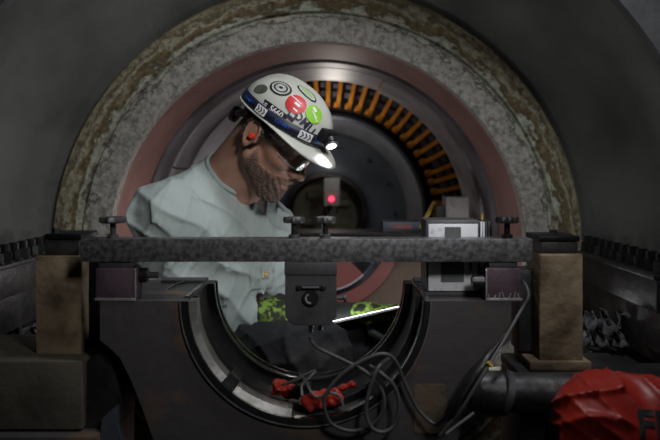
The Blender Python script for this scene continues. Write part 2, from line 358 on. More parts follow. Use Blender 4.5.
# winding
wd = thing('end_winding', (AX, 3.5, AZ-.75), 'ring of orange copper end-winding bars around the dark rotor', 'winding')
revolve('backing_ring', [(.60, 3.72), (.80, 3.72), (.80, 3.76), (.60, 3.76)], 'winding_dark', wd, n=96)
def coil_meshes():
    bm = bmesh.new(); bm_box(bm, (.592, -.06, -.011), (.80, .03, .011), .002); bm_box(bm, (.592, -.06, -.009), (.618, -.0, .022), .002)
    a = bpy.data.meshes.new('coil_bar'); bm.to_mesh(a); bm.free(); a.materials.append(MATS['copper_bar'])
    bm = bmesh.new(); bm_box(bm, (.66, .04, -.03), (.69, .10, .012), .003); bm_box(bm, (.71, .04, -.02), (.735, .10, .012), .003)
    b = bpy.data.meshes.new('spacer_block'); bm.to_mesh(b); bm.free(); b.materials.append(MATS['spacer']); return a, b
cm, sm = coil_meshes(); NB = 66
for i in range(NB):
    a = 2*PI*i/NB+.02
    for me, nm in ((cm, 'coil_bar'), (sm, 'spacer_block')):
        o = bpy.data.objects.new(nm, me); C.objects.link(o); o.parent = wd; o.matrix_parent_inverse = Matrix.Translation((-AX, -3.5, -(AZ-.75)))
        o.location = (AX, 3.5+random.uniform(-.01, .01), AZ); o.rotation_euler = (0, -a-(PI/NB if nm == 'spacer_block' else random.uniform(-.012, .012)), 0)
# rotor
tag(box('wall_back', (-1.3, 4.301, 0), (1.3, 4.4, 2.3), 'black_steel', bev=0), kind='structure')
box('foot', (AX-.3, 3.70, .001), (AX+.3, 3.77, AZ-.79), 'winding_dark', wd)
ro = thing('rotor', (AX, 4, AZ-.58), 'dark blue-grey rotor end face with a pale-edged outer ring', 'rotor')
revolve('retaining_ring', [(.583, 3.62), (.572, 3.55), (.55, 3.52), (.535, 3.52), (.535, 4.15), (.583, 4.15)], 'rotor_steel', ro, n=96)
revolve('bevel_band', [(.534, 3.525), (.47, 3.60), (.46, 3.66), (.534, 3.66)], 'bevel_highlight', ro, n=96)  # the bevel's highlight is put into its pale colour
revolve('end_plate', [(.533, 3.665), (.45, 3.68), (.30, 3.72), (.245, 3.70), (.245, 4.2), (.533, 4.2)], 'rotor_steel', ro, n=96)
revolve('hub_ring', [(.243, 3.68), (.215, 3.67), (.205, 3.72), (.205, 4.25), (.243, 4.25)], 'dark_steel', ro, n=64)
cyl('hub_disc', (AX, 3.92, AZ), (AX, 4.3, AZ), .203, 'hub_olive', ro, 48)
for a, q in ((.5, .12), (2.2, .13), (3.6, .12), (5.4, .13)):
    c = Vector((AX+q*math.cos(a), 3.87, AZ+q*math.sin(a))); box('balance_weight', c-Vector((.035, .05, .02)), c+Vector((.035, .05, .02)), 'hub_olive', ro)
for i in range(14):
    a = 2*PI*i/14; c = Vector((AX+.40*math.cos(a), 3.695, AZ+.40*math.sin(a))); cyl('bolt', c, c-Vector((0, .02, 0)), .012, 'dark_steel', ro, 6)
# lit sensor on the shaft
fs = thing('shaft_sensor', P(331, 212, 3.3), 'small grey sensor box with a glowing red light on the rotor centre', 'sensor')
pbox('housing', 324, 178, 340, 206, 3.3, .06, 'sticker_grey', fs, .006)
c = P(331.5, 199, 3.3); cyl('indicator_light', c, c-Vector((0, .008, 0)), .012, 'led_red', fs, 16)
cyl('rod', P(332, 200, 3.36), (AX, 3.919, AZ), .02, 'dark_steel', fs, 12)
for rx in (327, 337): cyl('stud', P(rx, 206, 3.32), P(rx, 214, 3.32), .006, 'dark_steel', fs, 8)
# red lower seal halves
sg = thing('seal_ring', (AX, 2.6, AZ-.32), 'dull red lower half seal ring below the rotor shaft', 'ring')
revolve('rim', [(.27, 2.6), (.325, 2.6), (.325, 2.66), (.27, 2.66)], 'red_paint', sg, a0=PI*1.03, a1=PI*1.95, n=40)
revolve('web', [(.245, 2.63), (.27, 2.63), (.27, 2.66), (.245, 2.66)], 'rotor_steel', sg, a0=PI*1.03, a1=PI*1.95, n=40)
co = thing('shaft_collar', (AX, 2.6, AZ-.24), 'dull red half collar with a pale edge inside the seal ring', 'collar')
revolve('collar_body', [(.12, 2.57), (.238, 2.57), (.238, 2.625), (.12, 2.625)], 'red_paint', co, a0=PI*1.03, a1=PI*1.74, n=36)
revolve('pale_edge', [(.2385, 2.57), (.2445, 2.57), (.2445, 2.60), (.2385, 2.60)], 'stator_white', co, a0=PI*1.03, a1=PI*1.74, n=36)
tag(revolve('bearing_bracket', [(.33, 2.62), (.637, 2.56), (.637, 2.60), (.33, 2.67)], 'stator_brown', a0=PI*1.03, a1=PI*1.97, n=48), 'brown lower half bracket plate around the red seal ring', 'bracket')
# ledge seen above the bar, small clutter on it
tag(box('bracket_top_plate', (AX-.636, 2.43, AZ-.008), (AX+.62, 2.60, AZ+.0065), 'black_steel'), 'black flat steel plate crossing the opening behind the bar', 'plate')
tag(pbox('packing_block', 446, 197, 469, 232, 2.45, .09, 'concrete'), 'rough pale grey block standing on the black plate', 'block')
tag(pbox('packing_block', 436, 206, 447.5, 232, 2.47, .06, 'dark_steel'), 'narrow dark steel block beside the pale grey block', 'block')
tb = thing('parts_box', P(401, 232, 2.45), 'low grey box with faded red print on the black plate', 'box')
pbox('carton', 383, 222, 420, 232, 2.45, .12, 'rotor_steel', tb); pbox('print', 392, 225, 412, 229, 2.448, .0015, 'red_paint', tb, 0)
tag(tube('marker_rod', [P(420, 229, 2.46), P(428, 214, 2.5), P(434, 203, 2.56)], .008, 'yellow', smoothn=4), 'thin yellow rod leaning behind the silver instrument', 'rod')
#%%PEDESTAL
# ------------------------------------------------------------------ bearing pedestal in front
ZF, ZB, RB = 1.144, 1.376, .2135
pd = thing('bearing_pedestal', (AX, (ZF+ZB)/2, 0), 'dark steel bearing pedestal with an open half-round bore', 'pedestal')
def q(px, py): v = P(px, py, ZF); return (v.x, v.z)
zc = AX
left = [q(100, 301), q(100, 340), q(110, 348), q(120, 358), q(131, 380), q(143, 410), q(155, 445), q(175, 520), q(185, 640)]
left[0] = (left[0][0], AZ)
L = [left[0]] + left[1:] + [(left[-1][0], 0.0)]
Rr = [(2*AX-x, z) for x, z in reversed(L)]
arc = [(AX+RB*math.cos(a), AZ+RB*math.sin(a)) for a in np.linspace(2*PI, PI, 49)]
extrude_poly('body', L+Rr+arc, ZF, ZB, 'pedestal_paint', pd)
A0, A1 = PI*1.0001, PI*1.9999
revolve('front_lip', [(RB-.0005, ZF-.004), (RB+.010, ZF-.004), (RB+.010, ZF-.0002), (RB-.0005, ZF-.0002)], 'groove', pd, a0=A0, a1=A1, n=64)
revolve('front_edge', [(RB-.004, ZF-.003), (RB-.001, ZF-.003), (RB-.001, ZF+.012), (RB-.004, ZF+.012)], 'polished', pd, a0=A0, a1=A1, n=64)
revolve('front_edge', [(RB+.0085, ZF-.0055), (RB+.0105, ZF-.0055), (RB+.0105, ZF-.0041), (RB+.0085, ZF-.0041)], 'strip_steel', pd, a0=A0, a1=A1, n=64)
revolve('rear_rib', [(RB-.014, ZB-.05), (RB-.001, ZB-.05), (RB-.001, ZB-.006), (RB-.014, ZB-.006)], 'groove', pd, a0=A0, a1=A1, n=64)
revolve('rear_edge', [(RB-.0175, ZB-.052), (RB-.0145, ZB-.052), (RB-.0145, ZB-.042), (RB-.0175, ZB-.042)], 'polished', pd, a0=A0, a1=A1, n=64)
revolve('rear_edge', [(RB-.0175, ZB-.022), (RB-.0145, ZB-.022), (RB-.0145, ZB-.014), (RB-.0175, ZB-.014)], 'polished', pd, a0=A0, a1=A1, n=64)
revolve('front_rib', [(RB-.012, ZF+.045), (RB-.001, ZF+.045), (RB-.001, ZF+.055), (RB-.012, ZF+.055)], 'groove', pd, a0=A0, a1=A1, n=64)
revolve('bearing_strip', [(RB-.0165, ZF+.008), (RB-.0045, ZF+.001), (RB-.001, ZF+.013), (RB-.001, ZF+.036), (RB-.0165, ZF+.036)], 'strip_steel', pd, a0=PI*1.002, a1=PI*1.245, n=24)
revolve('bearing_strip', [(RB-.0165, ZF+.008), (RB-.0045, ZF+.001), (RB-.001, ZF+.013), (RB-.001, ZF+.036), (RB-.0165, ZF+.036)], 'strip_steel', pd, a0=PI*1.285, a1=PI*1.46, n=20)
revolve('bore_shade_sleeve', [(RB-.003, ZF+.0565), (RB-.0007, ZF+.0565), (RB-.0007, ZB-.0505), (RB-.003, ZB-.0505)], 'black_steel', pd, a0=A0, a1=A1, n=64)  # added black sleeve, shade between the ribs put into its colour
revolve('keeper_block', [(RB-.024, ZF+.012), (RB-.001, ZF+.012), (RB-.001, ZF+.06), (RB-.024, ZF+.06)], 'dark_steel', pd, a0=PI*1.247, a1=PI*1.283, n=3)
revolve('keeper_block', [(RB-.024, ZF+.02), (RB-.001, ZF+.02), (RB-.001, ZF+.06), (RB-.024, ZF+.06)], 'dark_steel', pd, a0=PI*1.69, a1=PI*1.735, n=4)
wa, wb = P(414, 433, ZF), P(447, 384, ZF); wp = []
for cx2, cz2, a0 in ((wb.x-.008, wb.z-.008, 0), (wa.x+.008, wb.z-.008, PI/2), (wa.x+.008, wa.z+.008, PI), (wb.x-.008, wa.z+.008, 1.5*PI)):
    for k in range(5): wp.append((cx2+.008*math.cos(a0+k*PI/8), cz2+.008*math.sin(a0+k*PI/8)))
extrude_poly('worn_patch', wp, ZF-.001, ZF-.0001, 'worn_brown', pd)
# split-face details
for s in (-1, 1):
    box('split_face_land', (AX+s*(RB+.05)-.045, ZB-.045, AZ+.0002), (AX+s*(RB+.05)+.045, ZB-.004, AZ+.006), 'anodised', pd, .001)
    box('split_face_edge', (AX+s*(RB+.006)-.004, ZF+.03, AZ+.0002), (AX+s*(RB+.006)+.004, ZB-.05, AZ+.003), 'polished', pd, .0005)
tube('gasket_line', [P(165, 291, 1.25), P(177, 284, 1.30), P(190, 281, 1.345)], .002, 'polished', pd, 6, 4)
# steel columns beside the pedestal
tag(pbox('shim_column', 84, 262, 99, 346, 1.24, .06, 'black_steel'), 'black steel column between the timber post and pedestal, beside plum block', 'column')
tag(pbox('shim_column', 519, 270, 537, 352, 1.24, .06, 'dark_steel'), 'dark steel column between the pedestal and brighter timber post', 'column')
# ------------------------------------------------------------------ timber posts on steel blocks
def timber(x0, y0, x1, y1, z, label):
    bm = bmesh.new(); a, b = P(x0, y1, z), P(x1, y0, z); bm_box(bm, a, (b.x, z+.088, b.z), .004)
    for v in bm.verts: v.co += Vector((random.uniform(-.0015, .0015), random.uniform(-.001, .001), 0))
    t = bmobj('timber_post', bm, 'timber'); return tag(t, label, 'post', 'timber posts')
timber(35, 256, 81, 360, 1.2, 'dim brown timber post under a dark steel cap near the plum block')
timber(540, 254, 583.5, 361, 1.2, 'brighter tan timber post beside the red bag')
def cap_plate(x0, y0, x1, y1, z, lab):
    t = thing('post_cap', P((x0+x1)/2, y1, z), lab, 'plate', 'steel caps on the timber posts')
    pbox('cap_block', x0, y0+6, x1, y1, z, .08, 'dark_steel', t); pbox('cap_flange', x0-2, y0, x1+2, y0+5.8, z-.002, .085, 'black_steel', t, .002)
    c = P((x0+x1)/2-6, y0, z+.03); cyl('bolt', c, c+Vector((0, 0, .012)), .008, 'dark_steel', t, 6)
cap_plate(46, 234, 79, 255.6, 1.205, 'dark steel cap on the dim timber post'); cap_plate(541, 236, 578, 253.6, 1.205, 'dark steel cap on the brighter timber post')
def steel_block(x0, y0, x1, y1, z, dz, lab, m='pedestal_paint'): return tag(pbox('steel_block', x0, y0, x1, y1, z, dz, m, bev=.004), lab, 'block')
steel_block(-60, 361.5, 82, 430, 1.15, .2, 'wide dark steel block carrying the dim timber post', 'block_grey')
steel_block(-60, 437, 96, 560, 1.13, .22, 'long dark base block under the wide steel block')
tag(pbox('base_plinth', -60, 560.5, 96, 833, 1.13, .22, 'dark_steel'), 'dark plinth standing on the floor under the base block', 'plinth')
o = extrude_poly('shaped_bracket', [(P(x, y, 1.17).x, P(x, y, 1.17).z) for x, y in ((84, 363), (98, 352), (108, 350), (115, 372), (120, 400), (117, 430), (99, 430), (84, 430))], 1.17, 1.27, 'dark_steel', bev=.002)
tag(o, 'grey curved steel bracket beside the wide dark block', 'bracket')
o = extrude_poly('pale_shield', [(P(x, y, 1.15).x, P(x, y, 1.15).z) for x, y in ((99, 440), (101, 420), (110, 411), (117, 405), (118, 425), (123, 440), (123, 520), (99, 520))], 1.15, 1.165, 'rotor_steel', bev=.002)
tag(o, 'pale grey bent shield plate low beside the curved bracket', 'plate')
tag(pbox('support_board', 530, 362, 592, 371, 1.19, .11, 'timber'), 'thin wooden board under the brighter timber post', 'board')
steel_block(520, 373.5, 640, 384, 1.18, .14, 'flat dark steel block under the thin wooden board', 'dark_steel')
tag(pbox('base_plinth', 520, 384.5, 700, 833, 1.2, .14, 'dark_steel'), 'dark plinth behind the grey pipe and red bag', 'plinth')
# crumpled plastic and shelf under the right flange
def sheet(px, py, z, w, h, lab):
    v = []; f = []; n = 22; c = P(px, py, z)
    for i in range(n+1):
        for j in range(n+1):
            u, t = i/n-.5, j/n; fold = .02*math.sin(u*34+2*t)*(.3+t)+.008*math.sin(u*71+t*9)
            v.append((c.x+u*w+.006*math.sin(t*9+u*20), c.y+fold+.02*t, c.z+t*h*(.72+.16*math.sin(u*17+1)+.10*math.sin(u*41+.5)+.05*math.sin(u*83))))
    for i in range(n):
        for j in range(n): a = i*(n+1)+j; f.append((a, a+n+1, a+n+2, a+1))
    o = pymesh('plastic_sheet', v, f, 'plastic_sheet', None, 180); s = o.modifiers.new('s', 'SOLIDIFY'); s.thickness = .0015
    return tag(o, lab, 'sheet', 'crumpled plastic sheets')
sheet(606, 347, 1.62, .11, .10, 'crumpled grey plastic sheet under the bolted flange near the tan post')
sheet(14, 345, 1.72, .12, .06, 'crumpled dark plastic sheet behind the dim timber post')
#%%BAR
# ------------------------------------------------------------------ straightedge bar and instruments
b = pbox('straightedge_bar', 80, 239, 533, 262, ZF, .042, 'bar_steel', None, .002)
tag(b, 'long scuffed square steel bar laid across the pedestal', 'bar')
BT = P(0, 239, ZF).z; BBt = P(0, 262, ZF).z; ZM = ZF+.021
def magnet(x0, x1, lab):
    t = thing('magnet_block', Vector((P((x0+x1)/2, 0, ZF).x, ZF+.04, AZ)), lab, 'magnet', 'magnet blocks under the bar')
    a, b_ = P(x0, 0, ZF-.002).x, P(x1, 0, ZF-.002).x
    box('block_body', (a, ZF+.0, AZ+.0015), (b_, ZF+.044, BBt-.011), 'maroon', t, .003)
    box('pole_plate', (a+.006, ZF+.004, BBt-.0108), (b_-.006, ZF+.042, BBt-.0005), 'anodised', t, .001)
    box('worn_edge', (a-.001, ZF-.0015, AZ+.0005), (b_+.001, ZF-.0002, AZ+.005), 'chipped_and_glint', t, .0003)
    return t, a, b_
t, a, b_ = magnet(95, 135, 'plum-coloured magnet block under the dim end of the bar')
box('worn_edge', (b_-.001, ZF-.0012, AZ+.005), (b_+.0015, ZF-.0002, BBt-.012), 'chipped_and_glint', t, .0003)
c = P(137, 275, ZF+.03); cyl('switch_knob', c, c+Vector((.02, 0, 0)), .014, 'black_plastic', t, 12, bev=.002); cyl('switch_stem', c+Vector((.02, 0, 0)), c+Vector((.04, 0, 0)), .006, 'anodised', t, 10)
t, a, b_ = magnet(486.5, 522, 'plum-coloured magnet block beside the silver instrument')
box('worn_edge', (a-.001, ZF-.0012, AZ+.005), (a+.0015, ZF-.0002, BBt-.012), 'chipped_and_glint', t, .0003)
c = P(484, 282, ZF+.01); cyl('switch_knob', c, c-Vector((.022, 0, 0)), .013, 'black_plastic', t, 12, bev=.002)
for i in range(7):
    u = (i+.5)/7; xx = a+(b_-a)*u; pts = [(xx, ZF-.0004, AZ+.005), (xx+random.uniform(-.004, .004), ZF-.0004, AZ+.009+random.random()*.008)]
    tube('paint_chip', pts, .0011, 'chipped_and_glint', t, 5, 0)
def knob(px, z0, wpx, lab, m='anodised', mh='polished'):
    base = Vector((P(px, 0, ZM).x, ZM, BT+.0003)); t = thing('clamp_knob', base, lab, 'knob', 'clamp knobs on the bar')
    w = wpx*ZM/F/2
    cyl('stem', base, base+Vector((0, 0, .028)), .0055, mh, t, 12); cyl('collar', base, base+Vector((0, 0, .006)), .010, m, t, 16)
    bm = bmesh.new(); v = []; n = 40
    for zz, sc in ((.027, .9), (.029, 1), (.036, 1), (.038, .92)):
        for k in range(n):
            an = 2*PI*k/n; rr = w*sc*(1+.08*math.cos(8*an)); v.append(base+Vector((rr*math.cos(an), rr*math.sin(an), zz)))
    f = [tuple(reversed(range(n))), tuple(range(3*n, 4*n))]+[(l*n+k, l*n+(k+1) % n, (l+1)*n+(k+1) % n, (l+1)*n+k) for l in range(3) for k in range(n)]
    pymesh('head', v, f, m, t, 40); return t
knob(294, 0, 20, 'round clamp knob on the bar just before the worker\'s chest')
knob(325, 0, 20, 'round clamp knob on the bar below the red-lit sensor')
knob(507, 0, 22, 'black clamp knob on the bar beside the silver instrument', 'black_plastic', 'black_steel')
knob(113, 0, 26, 'clamp knob on the dim end of the bar above the plum block', 'anodised', 'anodised')
# hanging alignment sensor
hs = thing('alignment_sensor', P(311, 326, ZF), 'dark grey alignment sensor with a round aperture hanging under the bar', 'sensor')
def qq(px, py, z=ZF-.004): v = P(px, py, z); return (v.x, v.z)
extrude_poly('housing', [qq(285, 275), qq(285, 317), qq(293, 325.5), qq(329, 325.5), qq(336.5, 317), qq(336.5, 275)], ZF-.004, ZF+.04, 'anodised', hs, .0012)
a = P(284.5, 275, ZF-.004); b_ = P(337, 262.3, ZF-.004); box('top_plate', (a.x, ZF-.006, a.z+.0003), (b_.x, ZF+.042, BBt-.0004), 'anodised', hs, .001)
c = P(310.5, 298, ZF-.0045); cyl('aperture_ring', c, c-Vector((0, .004, 0)), .0145, 'black_plastic', hs, 32, bev=.001)
cyl('aperture_glass', c-Vector((0, .0041, 0)), c-Vector((0, .0047, 0)), .0105, 'groove', hs, 28)
cr = []
revolve('aperture_glint', [(.0065, c.y-.0052), (.0095, c.y-.0052), (.0095, c.y-.0047), (.0065, c.y-.0047)], 'chipped_and_glint', hs, a0=PI*.62, a1=PI*1.55, n=16, center=(c.x, c.z))  # pale arc modelled in as a glint on the glass
pbox('handle_slot', 296, 285.6, 326, 290, ZF-.0058, .0015, 'black_plastic', hs, .0005)
for hx in (299, 323):
    c = P(hx, 287.6, ZF-.006); cyl('screw', c, c-Vector((0, .003, 0)), .0042, 'polished', hs, 12, bev=.0008)
c0 = P(302, 287.6, ZF-.0085); c1 = P(319, 287.6, ZF-.0085); cyl('handle', c0, c1, .0022, 'anodised', hs, 10)
for cx_, l in ((310.5, 6), (320, 4)):
    c = P(cx_, 325.8, ZF+.012); cyl('connector', c, c-Vector((0, 0, l*.0019)), .0048, 'polished', hs, 12, bev=.001)
c = P(337, 298, ZF+.012); cyl('side_screw', c, c+Vector((.012, 0, 0)), .0035, 'anodised', hs, 10); cyl('side_knob', c+Vector((.012, 0, 0)), c+Vector((.017, 0, 0)), .008, 'anodised', hs, 16)
# silver instrument
zi = ZF+.046
si = thing('laser_instrument', Vector((P(457, 0, zi).x, zi+.03, AZ)), 'silver laser instrument with grey windows behind the bar', 'instrument')
a = P(426, 0, zi).x; b_ = P(480, 0, zi).x; tz = P(0, 220, zi).z
box('case', (a, zi+.003, AZ+.0075), (b_, zi+.075, tz), 'anodised', si, .004)
box('foot', (a-.002, zi-.002, AZ+.0005), (b_+.004, zi+.078, AZ+.0072), 'anodised', si, .001)
pbox('face_plate', 428.5, 224, 478, 291, zi, .0028, 'silver', si, .001)
pbox('window', 445, 227, 461, 237.5, zi-.0012, .001, 'window_grey', si, 0); pbox('window', 441, 262, 464, 282, zi-.0012, .001, 'window_grey', si, 0)
pbox('window', 469, 262, 472, 271, zi-.0012, .001, 'window_grey', si, 0)
for k in range(4):
    x0 = 480.5+k*2.6; pbox('cooling_rib', x0, 222, x0+1.6, 272 if k else 292, zi+.004, .06, 'silver' if k < 2 else 'anodised', si, .0006)
pbox('rib_backing', 480.2, 221, 491.5, 264, zi+.02, .05, 'black_plastic', si, .001)
c = P(482, 220, zi+.03); cyl('antenna_pin', c, c+Vector((0, 0, .012)), .002, 'gold_logo', si, 8)
# cables
zc_ = ZF-.012
def pz(l): return [P(x, y, z) for x, y, z in l]
tag(tube('signal_cable', pz([(310.5, 336.5, 1.156), (311.5, 341, 1.158), (320, 349, 1.15), (345, 361, 1.135), (366, 372, 1.128), (381, 388, 1.125), (384, 408, 1.122), (373, 424, 1.122), (352, 431, 1.122), (332, 424, 1.12), (324.5, 408, 1.118), (327, 392, 1.116), (345, 372, 1.114), (368, 358, 1.114), (385, 354, 1.116), (396, 362, 1.12), (404, 381, 1.124), (418, 409, 1.124), (434, 424, 1.115), (441, 421, 1.09), (446, 417, 1.064)]), .0034, 'cable_grey'), 'grey signal cable looping from the hanging sensor over the pedestal', 'cable')
tag(tube('looped_cable', pz([(389, 359, 1.135), (378, 368, 1.112), (369, 392, 1.108), (366, 412, 1.108), (372, 428, 1.106), (384, 432, 1.106), (395, 424, 1.108), (399, 404, 1.108), (394, 386, 1.108), (382, 374, 1.11), (370, 366, 1.13)]), .0036, 'cable_grey'), 'grey cable loop hanging in front of the pedestal bore', 'cable')
cb = thing('sleeved_cable', P(470, 380, 1.12), 'black sleeved cable running diagonally up past the magnet block', 'cable')
tube('sleeve', pz([(446, 420, 1.05), (456, 401, 1.048), (470, 381, 1.048), (484, 364, 1.055), (492, 351, 1.07)]), lambda t: .006+.006*math.sin(PI*t), 'black_plastic', cb)
tube('wire', pz([(440, 436, 1.045), (462, 408, 1.034), (484, 373, 1.04), (503, 342, 1.08), (520, 312, 1.125), (528, 298, 1.13), (527, 288, 1.14), (522, 280, 1.16)]), .003, 'cable_grey', cb)
tube('wire', pz([(451, 424, 1.04), (463, 396, 1.032), (488, 358, 1.055), (505, 334, 1.095)]), .0028, 'black_plastic', cb)
c = P(488, 362, 1.042); cyl('tag', c, c+Vector((.006, 0, -.008)), .0028, 'yellow', cb, 8)
tag(tube('thin_rod', pz([(446, 434, 1.01), (474, 413, 1.02)]), .0025, 'cable_light', smoothn=2), 'thin pale rod lying below the black sleeved cable', 'rod')
# red pouches and tie cords in the bore
def lump(name, ca, cb_, ra, rb, m, lab, cat, group=None, flat=.6, xm=.05, res=.0022, wr=.0018):
    ca, cb_ = np.array(ca), np.array(cb_); R = max(ra, rb)+.012; lo = np.minimum(ca, cb_)-R; hi = np.maximum(ca, cb_)+R
    ax = [np.arange(lo[i], hi[i], res) for i in range(3)]; g = np.meshgrid(*ax, indexing='ij')
    d = cap(g, ca, cb_, ra, rb); d = d+wr*(np.sin(g[0]*260+g[2]*190)+np.sin(g[2]*310-g[0]*120+1)*.8+np.sin(g[1]*240+g[0]*90))
    o = nets(name, *ax, d.astype(np.float32), m); return tag(o, lab, cat, group)
def bore_pt(deg, z, up): a = math.radians(deg); return Vector((AX+(RB-up)*math.cos(a), z, AZ+(RB-up)*math.sin(a)))
lump('red_pouch', bore_pt(253, ZF+.085, .022), bore_pt(263, ZF+.085, .02), .015, .012, 'red_plastic', 'red pouch in the bore near the pale bearing strip', 'pouch')
lump('red_pouch', bore_pt(272, ZF+.03, .025), bore_pt(286, ZF+.03, .024), .0165, .014, 'red_plastic', 'large red pouch at the bottom of the bore beneath the tie cords', 'pouch')
lump('red_pouch', bore_pt(287, ZF+.09, .016), bore_pt(296, ZF+.09, .014), .008, .005, 'red_plastic', 'small red pouch in the bore under the hanging cable loop', 'pouch')
lump('cord_bundle', bore_pt(265, ZF+.06, .034), bore_pt(271, ZF+.055, .036), .011, .013, 'black_plastic', 'black bundle between the red pouches', 'bundle', wr=.002)
for k, (pts, mm) in enumerate(((((282, 385, 1.19), (296, 380, 1.18), (306, 374, 1.18), (315, 371, 1.18), (309, 378, 1.17), (302, 385, 1.165), (302, 396, 1.15)), 'cable_light'), (((300, 374, 1.185), (306, 382, 1.17), (311, 392, 1.155), (318, 397, 1.15), (330, 393, 1.15), (339, 396, 1.15), (343, 406, 1.15)), 'cable_light'))):
    tag(tube('tie_cord', pz(pts), .0028, mm), ['pale grey cord knotted over the black bundle', 'pale blue-grey cord curling over the large red pouch'][k], 'cord')
# grey pipe and red bag
pp = thing('capped_pipe', P(515, 392, 1.05), 'dark grey pipe with a raised joint beside the red bag', 'pipe')
def pcyl(nm, x0, x1, yc, rpx, z=1.105, m='dark_steel', r2=None): return cyl(nm, P(x0, yc, z), P(x1, yc+2, z), rpx*z/F, m, pp, 36, r2=None if r2 is None else r2*z/F, bev=.002)
pcyl('pipe_body', 507, 572, 392, 19.5); pcyl('joint_ring', 501, 508, 392, 22.5, m='anodised'); pcyl('end_section', 477, 501, 391, 20, m='dark_steel', r2=22); pcyl('nose', 468, 477, 390, 15, m='dark_steel', r2=20)
bx0 = P(612, 415, 1.0)
def red_bag():
    lo = P(548, 470, 1.0)-Vector((0, .12, .05)); hi = P(690, 365, 1.0)+Vector((0, .15, 0)); res = .0035
    ax = [np.arange(lo[i], hi[i], res) for i in range(3)]; fl = Field(*ax)
    c = P(625, 415, 1.0)
    fl.ell(P(628, 425, 1.0), (.085, .075, .075), .03); fl.ell(P(598, 402, .99), (.045, .05, .04), .03); fl.ell(P(575, 428, .98), (.035, .045, .05), .03); fl.ell(P(650, 450, .99), (.07, .08, .08), .03); fl.ell(P(590, 460, .98), (.07, .07, .06), .03)
    g = np.meshgrid(*ax, indexing='ij'); x, y, z = [(g[i]-c[i]) for i in range(3)]
    w = np.sin(x*38+z*22+1.2*np.sin(z*40)); rid = 1-np.abs(np.sin((x*.75-z*1.0)*34+1.9*np.sin(x*21+y*30)+1.2*np.sin(z*37-x*15)+.7))
    rid2 = 1-np.abs(np.sin((x*.9+z*.6)*75+2*np.sin(z*30)))
    damp = 1-.92*np.exp(-(((x-.035)/.05)**2+((z+.015)/.045)**2)**2)
    rid = rid*damp; rid2 = rid2*damp; w = w*damp
    fl.F += (-.009*rid**2-.004*rid2**3+.003*w).astype(np.float32)
    return nets('fabric', *ax, fl.F, 'red_fabric', rb, relax=1)
rb = thing('red_bag', P(620, 460, 1.0), 'crumpled bright red fabric bag with black letters', 'bag')
fab = red_bag()
# letters: dropped onto the fabric along the depth direction
from mathutils.bvhtree import BVHTree
bv = BVHTree.FromPolygons([v.co for v in fab.data.vertices], [tuple(p.vertices) for p in fab.data.polygons])
tv, tf = text_mesh('FI', .046, 3, .03); cc = P(650, 425, .93); v = []
for x, y in tv:
    X = cc.x+x*1.15+y*.18; Z = cc.z+y-x*.05; h = bv.ray_cast(Vector((X, .5, Z)), Vector((0, 1, 0))); v.append((X, (h[0].y if h[0] else .93)-.0025, Z))
lt = pymesh('lettering', v, tf, 'ink_black', rb, None); s = lt.modifiers.new('s', 'SOLIDIFY'); s.thickness = .0008
#%%PERSON
# ------------------------------------------------------------------ the worker
YAW, PIT = math.radians(24), math.radians(44)
cy, sy, cp, sp = math.cos(YAW), math.sin(YAW), math.cos(PIT), math.sin(PIT)
hf = np.array((cp*cy, -cp*sy, -sp)); hl = np.array((sy, cy, 0)); hu = np.cross(hf, hl); HM = np.stack((hf, hl, hu), 1)
ear = np.array(P(254.5, 136, 1.45)); HO = ear+hl*.076
def tow(V): return np.asarray(V) @ HM.T + HO
def W1(x, y, z): return Vector(tow([(x, y, z)])[0])
def head_sdf(X, Y, Z, neck=False):
    A = np.abs(Y); g = (X, A, Z); gs = (X, Y, Z)
    d = ell(gs, (.0, 0, .052), (.1, .077, .085))
    d = smin(d, ell(gs, (.05, 0, .045), (.047, .062, .05)), .02)
    d = smin(d, ell(gs, (.05, 0, -.02), (.05, .056, .07)), .02)
    d = smin(d, ell(g, (.066, .042, -.006), (.028, .022, .02)), .018)
    d = smin(d, cap(g, (.01, .05, -.05), (.078, .02, -.09), .02, .018), .02)
    d = smin(d, ell(gs, (.04, 0, -.055), (.058, .05, .045)), .02)
    d = smin(d, ell(gs, (.089, 0, -.09), (.021, .022, .018)), .018)
    d = smin(d, ell(gs, (.082, 0, -.052), (.026, .034, .03)), .015)
    d = smin(d, cap(g, (.094, .006, .044), (.078, .046, .042), .011, .009), .014)
    d = smax(d, -ell(g, (.103, .033, .022), (.018, .02, .014)), .012)
    d = smin(d, ell(g, (.0785, .032, .0215), (.0135, .0145, .0125)), .004)
    d = smin(d, cap(g, (.095, 0, .036), (.117, 0, -.008), .008, .0105), .011)
    d = smin(d, ell(gs, (.119, 0, -.0135), (.0125, .0115, .0105)), .007)
    d = smin(d, ell(g, (.106, .013, -.019), (.011, .0075, .008)), .006)
    d = smax(d, -ell(g, (.111, .0075, -.0265), (.006, .004, .004)), .003)
    d = smin(d, cap(g, (.103, 0, -.0445), (.09, .022, -.05), .0075, .004), .007)
    d = smin(d, cap(g, (.1015, 0, -.058), (.089, .019, -.056), .008, .004), .007)
    d = smax(d, -cap(g, (.113, 0, -.051), (.094, .026, -.054), .0035, .002), .003)
    # ears
    ex, ez = -.006, .004; t = .2
    e = ell(g, (ex, .078, ez), (.0185, .006, .03), None)
    pts = [(ex+.019*math.cos(a)-.004*math.sin(a), .083+.002*math.cos(a), ez+.031*math.sin(a)) for a in np.linspace(-.35, 4.6, 12)]
    for p, q2 in zip(pts[:-1], pts[1:]): e = smin(e, cap(g, p, q2, .0042, .0042), .003)
    e = smin(e, ell(g, (ex+.002, .081, ez-.029), (.008, .005, .009)), .005)
    e = smax(e, -ell(g, (ex+.004, .091, ez-.003), (.009, .009, .014)), .004)
    e = smin(e, ell(g, (ex+.016, .08, ez-.004), (.005, .006, .007)), .003)
    d = smin(d, e, .006)
    return d
